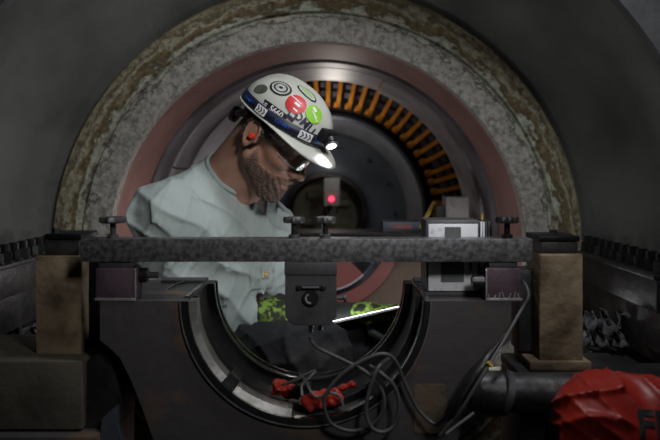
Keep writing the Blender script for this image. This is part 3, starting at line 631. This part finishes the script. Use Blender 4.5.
# joints (photo pixel + depth)
A = lambda x, y, z: np.array(P(x, y, z))
nb = A(226, 178, 1.61); shR = A(166, 219, 1.475); shL = A(262, 232, 1.74); elR = A(163, 322, 1.50); wrR = A(256, 317, 1.60); elL = A(278, 322, 1.77); wrL = A(364, 317, 1.67)
hipR = A(196, 356, 1.60); hipL = A(238, 352, 1.75); knR = A(322, 350, 1.52); knL = A(378, 350, 1.66)
anR = np.array((knR[0]+.06, knR[1]+.02, .30)); anL = np.array((knL[0]+.06, knL[1]-.04, .30))
fwd = np.array((.80, -.60, 0)); lft = np.array((.60, .80, 0)); TM = np.stack((fwd, lft, np.array((0, 0, 1.))), 1)
chest = A(217, 238, 1.625); belly = A(214, 300, 1.66)
def torso(fl, o, arms=True, o2=None):
    o2 = o if o2 is None else o2
    fl.ell(chest, (.128+o, .172+o, .165+o), .05, TM); fl.ell(belly, (.132+o, .158+o, .16+o), .06, TM)
    fl.ell((hipR+hipL)/2+np.array((0, 0, .03)), (.12+o, .165+o, .11+o), .05, TM)
    for s in (shR, shL): fl.cap(nb+np.array((-.01, .02, -.005)), s+np.array((0, 0, .025)), .058+o, .058+o, .05)
    for s, e, w in ((shR, elR, wrR), (shL, elL, wrL)):
        fl.ell(s, (.07+o,)*3, .04); fl.cap(s, e, .062+o, .05+o, .03); fl.cap(e, w, .05+o, .036+o2, .025)
# body: one continuous skin surface, fine around the head
def mixed(lo, flo, fhi, hi, c, f): return np.concatenate((np.arange(lo, flo, c), np.arange(flo, fhi, f), np.arange(fhi, hi, c)))
hc = tow([(.02, 0, 0)])[0]
gx = mixed(-.60, hc[0]-.15, hc[0]+.15, .28, .011, .0023); gy = mixed(1.28, hc[1]-.12, hc[1]+.12, 1.98, .011, .0023); gz = mixed(.16, hc[2]-.15, hc[2]+.16, 1.36, .011, .0023)
pr = thing('person', (hipR[0], 1.68, .60), 'person in pale grey shirt and stickered white hard hat looking down at a tablet', 'person')
B = Field(gx, gy, gz); torso(B, -.014)
for h_, k_, a_ in ((hipR, knR, anR), (hipL, knL, anL)): B.cap(h_, k_, .068, .05, .03); B.cap(k_, a_, .048, .034, .02); B.cap(a_, a_+np.array((.12, -.06, -.05)), .03, .025, .02)
for w, t_ in ((wrR, A(268, 313, 1.61)), (wrL, A(372, 315, 1.655))): B.cap(w, t_, .024, .014, .008)
B.cap(tow([(-.03, 0, -.02)])[0], nb+np.array((.0, .0, .0)), .055, .062, .03); B.cap(tow([(.035, 0, -.055)])[0], nb+np.array((.05, -.03, -.02)), .04, .05, .03)
sl, g = B.sub(hc-.16, hc+.16, 0)
q_ = [g[i]-HO[i] for i in range(3)]; loc = [q_[0]*HM[0, j]+q_[1]*HM[1, j]+q_[2]*HM[2, j] for j in range(3)]
B.merge(sl, head_sdf(*loc), .012)
nets('body', gx, gy, gz, B.F, 'skin', pr, relax=1)
# hair and beard in the head's own frame
lx = np.arange(-.125, .14, .002); ly = np.arange(-.1, .1, .002); lz = np.arange(-.13, .15, .002); G = np.meshgrid(lx, ly, lz, indexing='ij')
HD = head_sdf(*G); X, Y, Z = G; AY = np.abs(Y)
wob = .0012*np.sin(X*420+Z*300)+.001*np.sin(Y*510+Z*370-X*200)
hairF = smax(HD-.0055+wob, -(HD+.006), .002)
reg = np.maximum(X*.9+.02-.45*np.maximum(Z, 0), -(Z+.062+.3*X)); reg = np.maximum(reg, Z-.075)        # behind the ear, above the nape
side = np.maximum(np.maximum(X-.033, -(X+.05)), np.maximum(-(Z-.012), Z-.075))                           # sideburn temple
ear_cut = .024-np.sqrt((X+.006)**2+((Z-.004)*.72)**2); ear_cut = np.where(AY > .055, ear_cut, -1)
hairF = np.maximum(hairF, np.maximum(np.minimum(reg, side), ear_cut))
nets('hair', lx, ly, lz, hairF.astype(np.float32), 'hair', pr, tow)
beardF = smax(HD-.0014-.0038*np.clip((-Z-.068)/.03, 0, 1)*np.clip((X-.045)/.03, 0, 1)-.0022*np.clip((X-.07)/.03, 0, 1)+wob*(.25+.75*np.clip((X-.05)/.03, 0, 1)), -(HD+.006), .002)
def beard_region(X, Y, Z):
    line = Z+.040-.75*np.clip(.045-X, 0, .06)-.5*np.clip(X-.082, 0, .03)      # cheek line: climbs to the sideburn and to the moustache
    r = np.maximum(line, np.maximum(-(X-.014), -(Z+.125)))
    lips = np.sqrt(((Z+.0515)/.010)**2+(Y/.023)**2)-1; lips = np.where(X > .07, -lips*.010, -1)
    return np.maximum(np.maximum(r, lips), np.where((X > .098) & (Z > -.034), .01, -1))
bo = nets('beard', lx, ly, lz, np.maximum(beardF, beard_region(X, Y, Z)).astype(np.float32), 'beard', pr, tow)
bvt = np.array([v.co[:] for v in bo.data.vertices]); bl = (bvt-HO) @ HM
fade = np.clip(-beard_region(bl[:, 0], bl[:, 1], bl[:, 2])/.022, 0, 1).astype(np.float32)
bo.data.attributes.new('hair_density', 'FLOAT', 'POINT').data.foreach_set('value', fade)
def beard_nodes():
    nt = MATS['beard'].node_tree; L = nt.links.new; b = nt.nodes['Principled BSDF']; src = b.inputs['Base Color'].links[0].from_socket
    at = nt.nodes.new('ShaderNodeAttribute'); at.attribute_name = 'hair_density'
    n = nt.nodes.new('ShaderNodeTexNoise'); n.inputs['Scale'].default_value = 420; n.inputs['Detail'].default_value = 2; tc = nt.nodes.new('ShaderNodeTexCoord'); L(tc.outputs['Object'], n.inputs['Vector'])
    ad = nt.nodes.new('ShaderNodeMath'); ad.operation = 'ADD'; L(at.outputs['Fac'], ad.inputs[0]); L(n.outputs['Fac'], ad.inputs[1])
    rp = nt.nodes.new('ShaderNodeValToRGB'); rp.color_ramp.elements[0].position = .5; rp.color_ramp.elements[1].position = 1.0; L(ad.outputs[0], rp.inputs[0])
    mx = nt.nodes.new('ShaderNodeMixRGB'); mx.inputs[1].default_value = (.37, .20, .145, 1); L(rp.outputs[0], mx.inputs[0]); L(src, mx.inputs[2]); L(mx.outputs[0], b.inputs['Base Color'])
beard_nodes()
def loc_tube(name, pts, r, m, parent, seg=8): return tube(name, [W1(*p) for p in pts], r, m, parent, seg)
for s in (-1, 1): loc_tube('eyebrow', [(.1, s*.012, .042), (.097, s*.028, .047), (.082, s*.05, .042)], lambda t: .0042*(1-.6*t), 'hair', pr)
ep = W1(-.001, -.083, 0); e2 = W1(.001, -.094, -.001); cyl('ear_plug', ep, e2, .0075, 'ear_plug', pr, 16, r2=.006, bev=.0015)
# safety glasses
gl = thing('safety_glasses', W1(.1, 0, .02), None, None); gl.parent = pr; gl.matrix_parent_inverse = PW(pr).inverted()
for s in (-1, 1):
    v = []; f = []; n, mm = 14, 8
    for i in range(n+1):
        a = s*(.1+.95*i/n)
        for j in range(mm+1):
            t = j/mm; zz = .040-.040*t*(1-.25*(i/n)**2); v.append(W1(.022+.096*math.cos(a)-.010*t*0-.006*(t-.5)**2, .078*math.sin(a)*1.02, zz))
    for i in range(n):
        for j in range(mm): a = i*(mm+1)+j; f.append((a, a+1, a+mm+2, a+mm+1))
    o = pymesh('lens', v, f, 'clear_lens', gl, 180)
    loc_tube('temple_arm', [(.062, s*.074, .034), (.035, s*.081, .033), (.0, s*.083, .034), (-.022, s*.082, .02)], .0022, 'clear_lens', gl)
    tube('lens_rim', [v[i*(mm+1)+mm] for i in range(n+1)], .0008, 'sticker_grey', gl, 6, 1)
    loc_tube('hinge', [(.068, s*.070, .034), (.056, s*.0765, .034)], .0035, 'sticker_grey', gl)
loc_tube('bridge', [(.1165, -.012, .038), (.12, 0, .037), (.1165, .012, .038)], .0022, 'clear_lens', gl)
#%%HAT
# hard hat: radial shape around its own centre
HC = np.array((.0, 0, .0525)); TILT = math.radians(-9); ca, sa = math.cos(TILT), math.sin(TILT)
HR = np.array(((ca, 0, sa), (0, 1, 0), (-sa, 0, ca)))
a_, b__, c_ = .115, .099, .096
def dome(d, off=0):
    d = np.array(d, float); d[2] = max(d[2], 1e-4); d /= np.linalg.norm(d)
    G_ = ((abs(d[0])/a_)**2.2+(abs(d[1])/b__)**2.2)**(2.3/2.2)+(abs(d[2])/c_)**2.3
    s = G_**(-1/2.3); p = d*s
    rid = .006*math.exp(-(p[1]/.014)**2)*min(1, max(0, p[2]/.05)); return p+d*(off+rid)
def hatw(p): return Vector(tow([HR @ np.array(p)+HC])[0])
hat = thing('hard_hat', hatw((0, 0, 0)), None, None); hat.parent = pr; hat.matrix_parent_inverse = PW(pr).inverted()
hat['label'] = 'white hard hat covered in stickers with a headlamp strap'
v = []; f = []; nt_, npz = 72, 22
for j in range(npz+1):
    ph = PI/2*j/npz
    for i in range(nt_): th = 2*PI*i/nt_; v.append(hatw(dome((math.cos(th)*math.cos(ph), math.sin(th)*math.cos(ph), math.sin(ph)+1e-4))))
for j in range(npz):
    for i in range(nt_): f.append((j*nt_+i, j*nt_+(i+1) % nt_, (j+1)*nt_+(i+1) % nt_, (j+1)*nt_+i))
sh = pymesh('shell', v, f, 'hat_shell', hat, 180); md = sh.modifiers.new('s', 'SOLIDIFY'); md.thickness = .003; md.offset = -1
v = []; f = []; nr = 6
def brim_ext(th):
    c = math.cos(th); return .006+.042*max(0, c)**2.4
for i in range(nt_):
    th = 2*PI*i/nt_; p = dome((math.cos(th), math.sin(th), 1e-4)); n2 = np.array((math.cos(th), math.sin(th), 0)); e = brim_ext(th)
    for k in range(nr+1):
        t = k/nr; drop = -(.0035+.020*max(0, math.cos(th))**2)*t**1.4; v.append(hatw(p+n2*(e*t-.001)+np.array((0, 0, drop))))
for i in range(nt_):
    for k in range(nr): f.append((i*(nr+1)+k, i*(nr+1)+k+1, ((i+1) % nt_)*(nr+1)+k+1, ((i+1) % nt_)*(nr+1)+k))
br = pymesh('brim', v, f, 'hat_shell', hat, 180); md = br.modifiers.new('s', 'SOLIDIFY'); md.thickness = .003
# decals: find the point of the dome under a photo position, lay flat artwork there
def hat_dir(px, py):
    o = np.array((0, 0, H)); d = np.array(P(px, py, 1.))-o; d /= np.linalg.norm(d); best = None
    for t in np.linspace(1.2, 1.7, 1200):
        p = HR.T @ (HM.T @ (o+d*t-HO)-HC); s = dome(p)
        if np.linalg.norm(p) < np.linalg.norm(s): return p
    raise ValueError((px, py))
def decal(name, px, py, pts, faces, m, parent, off=.001, rot=0, sub=True):
    n0 = hat_dir(px, py); n = n0/np.linalg.norm(n0); fx = np.array((1, 0, 0.))-n*n[0]; fx /= np.linalg.norm(fx); up = np.cross(fx, n)*-1
    up = np.cross(n, fx);  up = up if up[2] > 0 else -up
    c, s = math.cos(rot), math.sin(rot); out = []
    for x, y in pts:
        q2 = n0+fx*(x*c-y*s)+up*(x*s+y*c); out.append(hatw(dome(q2, off)))
    o = pymesh(name, out, faces, m, parent, None)
    md = o.modifiers.new('s', 'SOLIDIFY'); md.thickness = .0004; md.offset = 0; return o
def disc(rx, ry, n=28, rings=3, inner=0):
    pts = []; fc = []
    for k in range(rings+1):
        t = inner+(1-inner)*k/rings
        for i in range(n): a = 2*PI*i/n; pts.append((rx*t*math.cos(a), ry*t*math.sin(a)))
    for k in range(rings):
        for i in range(n): fc.append((k*n+i, k*n+(i+1) % n, (k+1)*n+(i+1) % n, (k+1)*n+i))
    return pts, fc
def rect(w, h, nx=8, ny=3):
    pts = [(-w/2+w*i/nx, -h/2+h*j/ny) for i in range(nx+1) for j in range(ny+1)]
    return pts, [(i*(ny+1)+j, (i+1)*(ny+1)+j, (i+1)*(ny+1)+j+1, i*(ny+1)+j+1) for i in range(nx) for j in range(ny)]
K = 1.44/F
decal('sticker', 261, 89, *disc(8.5*K, 5.5*K), 'sticker_dark', hat, .001, .2)
decal('sticker', 281, 88, *disc(12.5*K, 9.5*K), 'ink_black', hat, .001)
decal('sticker', 281, 88, *disc(10.2*K, 7.6*K, inner=.78, rings=1), 'sticker_grey', hat, .0014)
decal('sticker', 281, 88, *disc(6*K, 4.5*K, inner=.4, rings=1), 'sticker_grey', hat, .0014)
decal('sticker', 307, 93, *disc(13*K, 7*K), 'ink_black', hat, .001, 0)
decal('sticker', 307, 93, *disc(11.4*K, 5.4*K), 'hat_shell', hat, .0014, 0)
decal('sticker', 307, 93, *rect(14*K, 2.5*K), 'sticker_green', hat, .0018, 0)
decal('sticker', 296, 104, *disc(10.5*K, 10.5*K), 'sticker_red', hat, .0022)
decal('sticker', 314, 114, *disc(9.5*K, 10*K), 'sticker_green', hat, .0022)
for px, py, w, h in ((296, 100, 13, .9), (297, 105, 6, 2.6), (295, 110, 5, 1.4)): decal('sticker_print', px, py, *rect(w*K, h*K), 'ink_white', hat, .0027)
for px, py, w, h in ((314, 110, 5, 3.5), (314, 115, 8, 1.2), (315, 119, 6, 1.0)): decal('sticker_print', px, py, *rect(w*K, h*K), 'ink_white', hat, .0027)
decal('name_label', 274, 110, *rect(31*K, 7.5*K, 12), 'ink_black', hat, .001, .02)
tv, tf = text_mesh('5660', 8*K, 3, .015); decal('name_print', 276, 112, tv, tf, 'ink_white', hat, .0018, .02)
tv, tf = text_mesh('US', 5*K); decal('name_print', 265, 104.5, tv, tf, 'ink_white', hat, .0018, .02)
decal('flag_sticker', 292, 116, *rect(9*K, 9*K), 'navy', hat, .0012, 0)
decal('flag_sticker', 292, 115, *rect(5*K, 3*K), 'sticker_grey', hat, .0018, 0)
tv, tf = text_mesh('DMU', 12*K, 3, .03); tv = [(x*1.0, y) for x, y in tv]; decal('big_letters', 304.5, 123.5, tv, tf, 'navy', hat, .0014, 0)
for px, py in ((325, 131), (326, 136), (323, 135)): decal('sticker', px, py, *rect(4*K, 4*K, 3), 'ink_black' if px == 325 else 'sticker_dark', hat, .001)
# headlamp: strap round the hat, lamp in front
hl_ = thing('headlamp', hatw((.14, 0, .03)), None, None); hl_.parent = pr; hl_.matrix_parent_inverse = PW(pr).inverted()
hl_['label'] = 'black headlamp with white arrows on its strap'
def strap_pt(th, t, off):   # t across the band 0..1
    z0 = -.001+.006*max(0, math.cos(th)); zz = z0+.024*t; r_ = np.array((math.cos(th), math.sin(th), 0.)); p = dome((r_[0], r_[1], zz/.12)); 
    for _ in range(4): p = dome((r_[0]*np.hypot(p[0], p[1]), r_[1]*np.hypot(p[0], p[1]), zz))
    return hatw(dome(p, off))
n = 90; v = []; f = []
for i in range(n):
    th = 2*PI*i/n
    for t in (0, .5, 1): v.append(strap_pt(th, t, .0025))
for i in range(n):
    for k in (0, 1): f.append((i*3+k, ((i+1) % n)*3+k, ((i+1) % n)*3+k+1, i*3+k+1))
o = pymesh('strap', v, f, 'navy', hl_, 180); md = o.modifiers.new('s', 'SOLIDIFY'); md.thickness = .0015
def on_strap(name, th0, pts, faces, m, off=.0045):   # pts in metres along strap (x forward, y up)
    vv = []
    for x, y in pts: vv.append(strap_pt(th0+x/.118, .5+y/.026, off))
    o = pymesh(name, vv, faces, m, hl_, None); md = o.modifiers.new('s', 'SOLIDIFY'); md.thickness = .0003; return o
def th_at(px, py): p = hat_dir(px, py); return math.atan2(p[1], p[0])
for (px, py) in ((260, 114), (303, 139)):
    th = th_at(px, py); pts, fc = rect(.034, .019, 8, 2); on_strap('reflector', th, pts, fc, 'ink_white')
    for k in (-1, 0, 1):
        w = .0045; s_ = .007; pts = [(k*.0095-w, s_), (k*.0095-w+.0035, s_), (k*.0095+w, 0), (k*.0095-w+.0035, -s_), (k*.0095-w, -s_), (k*.0095+w-.0035, 0)]
        on_strap('arrow', th, pts, [(0, 1, 2, 5), (5, 2, 3, 4)], 'navy', .0052)
for px, py, s_ in ((281, 126, .017), (248, 102, .0155)):
    tv, tf = text_mesh('COAST', s_*.6); on_strap('strap_lettering', th_at(px, py), [(x*1.25, y) for x, y in tv], tf, 'ink_blue', .0050)
pts, fc = disc(.005, .006, 16, 1, .5); on_strap('strap_lettering', th_at(314, 147), pts, fc, 'ink_blue', .0050)
fwdw = (hatw((1, 0, 0))-hatw((0, 0, 0))); upw = (hatw((0, 0, 1))-hatw((0, 0, 0)))
p0 = hatw((.116, -.014, .036)); R4 = Matrix(np.stack((np.array(fwdw), np.array(hl), np.array(upw)), 1).tolist()).to_4x4()
bm = bmesh.new(); bm_box(bm, p0-Vector((.012, .026, .014)), p0+Vector((.012, .026, .014)), .006, R4); bmobj('lamp_bracket', bm, 'black_plastic', hl_)
ld = (fwdw*.8-Vector(hl)*.28-upw*.45).normalized(); lp = p0+fwdw*.010-upw*.004
cyl('lamp_body', lp, lp+ld*.014, .0165, 'black_plastic', hl_, 28, bev=.002); cyl('bezel', lp+ld*.0141, lp+ld*.018, .0155, 'anodised', hl_, 28)
cyl('lens', lp+ld*.0182, lp+ld*.0195, .0105, 'lamp_lens', hl_, 24)
d = bpy.data.lights.new('headlamp_beam', 'SPOT'); d.energy = 1.2; d.spot_size = 1.7; d.spot_blend = 1; d.shadow_soft_size = .008; d.color = (.93, .97, 1)
so = bpy.data.objects.new('headlamp_beam', d); C.objects.link(so); so.location = lp+ld*.026; so.rotation_euler = (fwdw*.25-upw).to_track_quat('-Z', 'Y').to_euler()
# nape suspension with ratchet wheel
loc_tube('nape_strap', [(-.045, -.084, .035), (-.075, -.06, .005), (-.098, -.02, -.012), (-.098, .02, -.012), (-.075, .06, .005), (-.045, .084, .035)], .008, 'black_plastic', hat)
a = W1(-.094, -.02, -.016); b = W1(-.110, -.024, -.02); cyl('ratchet_wheel', a, b, .02, 'black_plastic', hat, 20, bev=.003)
#%%CLOTHES
# shirt with drape folds
sx = np.arange(-.52, .12, .0042); sy_ = np.arange(1.34, 1.98, .0042); sz = np.arange(.66, 1.28, .0042)
S = Field(sx, sy_, sz); torso(S, .006, o2=.008)
S.cap(A(172, 290, 1.52), A(168, 322, 1.50), .064, .066, .02)
g = np.meshgrid(sx, sy_, sz, indexing='ij'); x, y, z = g
u = x*.8-y*.6
warp = .5*np.sin(z*19+x*11)+.4*np.sin(z*33-y*17+1)
fold = (1-np.abs(np.sin(u*44+z*9+warp*1.6)))**2*.55+(1-np.abs(np.sin(x*29+z*37+y*8+warp*1.5)))**2*.5+(1-np.abs(np.sin(x*52-z*30+1.3*warp+y*20)))**3*.35
low = np.clip((1.20-z)/.10, .3, 1)
S.F -= (.019*fold*low-.006).astype(np.float32)
shd = (np.array(shR)+lft*.062); sn = lft*.93+np.array((0, 0, .35)); sn /= np.linalg.norm(sn)
sdp = (x-shd[0])*sn[0]+(y-shd[1])*sn[1]+(z-shd[2])*sn[2]
S.F += (.005*np.exp(-(sdp/.0045)**2)*(z > AZ)*(np.sqrt((x-shR[0])**2+(y-shR[1])**2+(z-shR[2])**2) < .2)).astype(np.float32)
def plane(p, n): n = np.array(n, float); n /= np.linalg.norm(n); return (x-p[0])*n[0]+(y-p[1])*n[1]+(z-p[2])*n[2]
nk = tow([(-.03, 0, -.02)])[0]; ax_n = nk-nb; ax_n /= np.linalg.norm(ax_n)
colc = nb+ax_n*.052
hole = cap(g, nb+ax_n*.01, nk+ax_n*.1, .062, .075); S.F = smax(S.F, -hole.astype(np.float32), .008)
hole2 = cap(g, tow([(.035, 0, -.055)])[0], nb+np.array((.06, -.036, -.0)), .046, .028); S.F = smax(S.F, -hole2.astype(np.float32), .008)
for w, e in ((wrR, elR), (wrL, elL)):
    dd = (w-e)/np.linalg.norm(w-e); cb_len = .006 if w is wrR else .10; pl = plane(w-dd*cb_len, dd); near = cap(g, w-dd*cb_len*.9, w+dd*.05, .06, .06)
    S.F = np.maximum(S.F, np.where(near < 0, pl, -1).astype(np.float32))
S.F = np.maximum(S.F, ((hipR[2]+.02)-z).astype(np.float32))
shirt = nets('shirt', sx, sy_, sz, S.F, 'shirt', pr, relax=1)
# collar band lying round the neck opening
sb = BVHTree.FromPolygons([q2.co for q2 in shirt.data.vertices], [tuple(p.vertices) for p in shirt.data.polygons])
ring = []
for k in range(40):
    a = 2*PI*k/40; e1 = Vector(ax_n).orthogonal().normalized(); e2_ = Vector(ax_n).cross(e1)
    d_ = e1*math.cos(a)+e2_*math.sin(a); h = sb.find_nearest(Vector(nb+ax_n*.035)+d_*.075+Vector((.012, -.008, -.006)))
    ring.append(h[0])
for _ in range(3): ring = [(ring[i-1]+ring[i]*2+ring[(i+1) % 40])/4 for i in range(40)]
tube('collar', ring+ring[:1], .0065, 'shirt', pr, 8, 2)
# chest pocket with small woven patch
def on_shirt(px, py, off): o = Vector((0, 0, H)); d_ = (P(px, py, 1)-o).normalized(); h = sb.ray_cast(o, d_); return h[0]-d_*off if h[0] else None
def shirt_patch(name, quad, m, parent, off, n=8):
    v = []; (ax0, ay0), (bx_, by_), (cx2, cy2), (dx_, dy_) = quad; last = None
    for i in range(n+1):
        for j in range(n+1):
            s, t = i/n, j/n; px = (ax0*(1-s)+bx_*s)*(1-t)+(dx_*(1-s)+cx2*s)*t; py = (ay0*(1-s)+by_*s)*(1-t)+(dy_*(1-s)+cy2*s)*t
            p = on_shirt(px, py, off); p = p or last or Vector(P(px, py, 1.6)); last = p; v.append(p)
    f = [(i*(n+1)+j, i*(n+1)+j+1, (i+1)*(n+1)+j+1, (i+1)*(n+1)+j) for i in range(n) for j in range(n)]
    o = pymesh(name, v, f, m, parent, 180); md = o.modifiers.new('s', 'SOLIDIFY'); md.thickness = .0012; return o
pk = shirt_patch('pocket', ((249, 268), (271, 267), (272, 289), (250, 291)), 'shirt', pr, .0008)
shirt_patch('pocket_patch', ((261, 269.5), (269, 269.5), (269, 279), (261, 279)), 'sticker_grey', pk, .0028, 3)
shirt_patch('pocket_logo', ((264, 272), (267.5, 272), (267.5, 276.5), (264, 276.5)), 'gold_logo', pk, .0042, 3)
# trousers
tx = np.arange(-.52, .28, .0055); ty = np.arange(1.40, 1.98, .0055); tz_ = np.arange(.22, 1.0, .0055)
T = Field(tx, ty, tz_); T.ell((hipR+hipL)/2+np.array((0, 0, .01)), (.125, .17, .115), .05, TM)
for h_, k_, a2 in ((hipR, knR, anR), (hipL, knL, anL)): T.cap(h_, k_, .088, .064, .03); T.cap(k_, a2, .064, .055, .02)
g = np.meshgrid(tx, ty, tz_, indexing='ij'); x, y, z = g; warp = np.sin(z*21+x*13)+.6*np.sin(x*31-y*23)
T.F -= (.008*(1-np.abs(np.sin(x*42+z*33+warp)))**2+.006*(1-np.abs(np.sin(z*60-x*21+y*25+warp)))**2).astype(np.float32)
T.F = np.maximum(T.F, (.28-z).astype(np.float32))
nets('trousers', tx, ty, tz_, T.F, 'trousers', pr, relax=1)
for a2 in (anR, anL):
    bx = [np.arange(a2[i]-l, a2[i]+h_, .006) for i, (l, h_) in enumerate(((.09, .24), (.17, .09), (.16, .08)))]; Fb = Field(*bx)
    Fb.cap(a2+np.array((0, 0, .05)), a2+np.array((0, 0, -.06)), .046, .05, .02); toe = np.array((.135, -.07, -.075))
    Fb.cap(a2+np.array((-.02, .01, -.075)), a2+toe, .045, .042, .02); gb = np.meshgrid(*bx, indexing='ij'); Fb.F = np.maximum(Fb.F, ((a2[2]-.115)-gb[2]).astype(np.float32))
    nets('boot', *bx, Fb.F, 'black_plastic', pr)
# gloves: palm, four fingers, thumb
def glove(w, palm_dir, across, nrm, curl, spread, side, cuff=.045):
    w = np.array(w); d_ = np.array(palm_dir, float); d_ /= np.linalg.norm(d_); nn = np.array(nrm, float); nn -= d_*(nn@d_); nn /= np.linalg.norm(nn); ac = np.cross(d_, nn)*side
    c = w+d_*.05; lo = c-.21; hi = c+.15; axs = [np.arange(lo[i], hi[i], .0028) for i in range(3)]; Fg = Field(*axs)
    M = np.stack((d_, ac, nn), 1)
    Fg.cap(w-d_*cuff, w+d_*.01, .046 if cuff < .06 else .050, .036, .012); Fg.ell(w+d_*.055, (.05, .043, .02), .015, M)
    tips = []
    for i, (o, l) in enumerate(((-.031, .9), (-.0105, 1), (.0105, .95), (.03, .78))):
        b0 = w+d_*.088+ac*o; an = 0; p = b0; rads = (.0112, .0102, .0095, .0085)
        for s_, ln in enumerate((.040*l, .026*l, .022*l)):
            an += curl[s_]; dirv = d_*math.cos(an)-nn*math.sin(an)+ac*o*spread; dirv /= np.linalg.norm(dirv); q2 = p+dirv*ln
            Fg.cap(p, q2, rads[s_], rads[s_+1], .004); p = q2
    tb0 = w+d_*.025-ac*.032; t1 = tb0+(d_*.55-ac*.65-nn*.45)*.045; t2 = t1+(d_*.85-ac*.1-nn*.5)*.033; t3 = t2+(d_*.95+ac*.15-nn*.3)*.026
    Fg.cap(w+d_*.02-ac*.015, tb0, .018, .016, .008); Fg.cap(tb0, t1, .0145, .0125, .006); Fg.cap(t1, t2, .012, .011, .005); Fg.cap(t2, t3, .011, .009, .004)
    return Fg, axs, M
tabL, tabR = P(318, 326, 1.60), P(407, 306, 1.55)
def make_glove(w, d_, nrm, side, curl, cuff=.045):
    Fg, axs, M = glove(w, d_, None, nrm, curl, 4, side, cuff)
    gv = nets('glove', *axs, Fg.F, 'glove_black', pr, relax=1)
    # green back panel: a thin raised shell over the back of the hand
    gg = np.meshgrid(*axs, indexing='ij'); w = np.array(w); q3 = [gg[i]-w[i] for i in range(3)]
    al = q3[0]*M[0, 0]+q3[1]*M[1, 0]+q3[2]*M[2, 0]; up_ = q3[0]*M[0, 2]+q3[1]*M[1, 2]+q3[2]*M[2, 2]
    pan = np.maximum(np.maximum(Fg.F-.0022, -(Fg.F+.003)), np.maximum(-(up_-.002), np.maximum(-(al+.02), al-.105)))
    nets('back_panel', *axs, pan.astype(np.float32), 'glove_green', gv, relax=1); return gv
make_glove(wrR+np.array((.004, 0, .002)), P(300, 318, 1.60)-Vector(wrR), (.15, -.8, .62), 1, (.35, .6, .5))
make_glove(wrL+np.array((.004, 0, .0)), P(404, 313, 1.60)-Vector(wrL), (.1, -.35, .9), -1, (.45, .75, .6), .10)
# tablet held in both hands
tt = thing('tablet', P(365, 318, 1.58), 'thin tablet with a glowing white edge held in the gloved hands', 'tablet')
e1 = (tabR-tabL); Lx = e1.length; e1.normalize(); bk = Vector((.12, .97, -.208)); bk = (bk-e1*bk.dot(e1)).normalized(); nv = e1.cross(bk).normalized()
if nv.z < 0: nv = -nv
MT = Matrix((e1, bk, nv)).transposed().to_4x4(); cT = (tabL+tabR)/2+bk*.085
bm = bmesh.new(); bmesh.ops.create_cube(bm, size=1, matrix=Matrix.Translation(cT) @ MT @ Matrix.Diagonal((Lx, .17, .006, 1))); bmesh.ops.bevel(bm, geom=list(bm.edges), offset=.0015, segments=2, affect='EDGES'); bmobj('tablet_case', bm, 'ink_white', tt)
bm = bmesh.new(); bmesh.ops.create_cube(bm, size=1, matrix=Matrix.Translation(cT+nv*.0036) @ MT @ Matrix.Diagonal((Lx-.012, .158, .0008, 1))); bmobj('screen', bm, 'screen', tt)
# board the worker sits on, resting on the casing shelves
top = hipR[2]-.112
tag(box('seat_board', (AX-.79, 1.73, AZ-.364), (AX+.79, 1.89, AZ-.34), 'timber'), 'rough timber board under the seated worker', 'board')
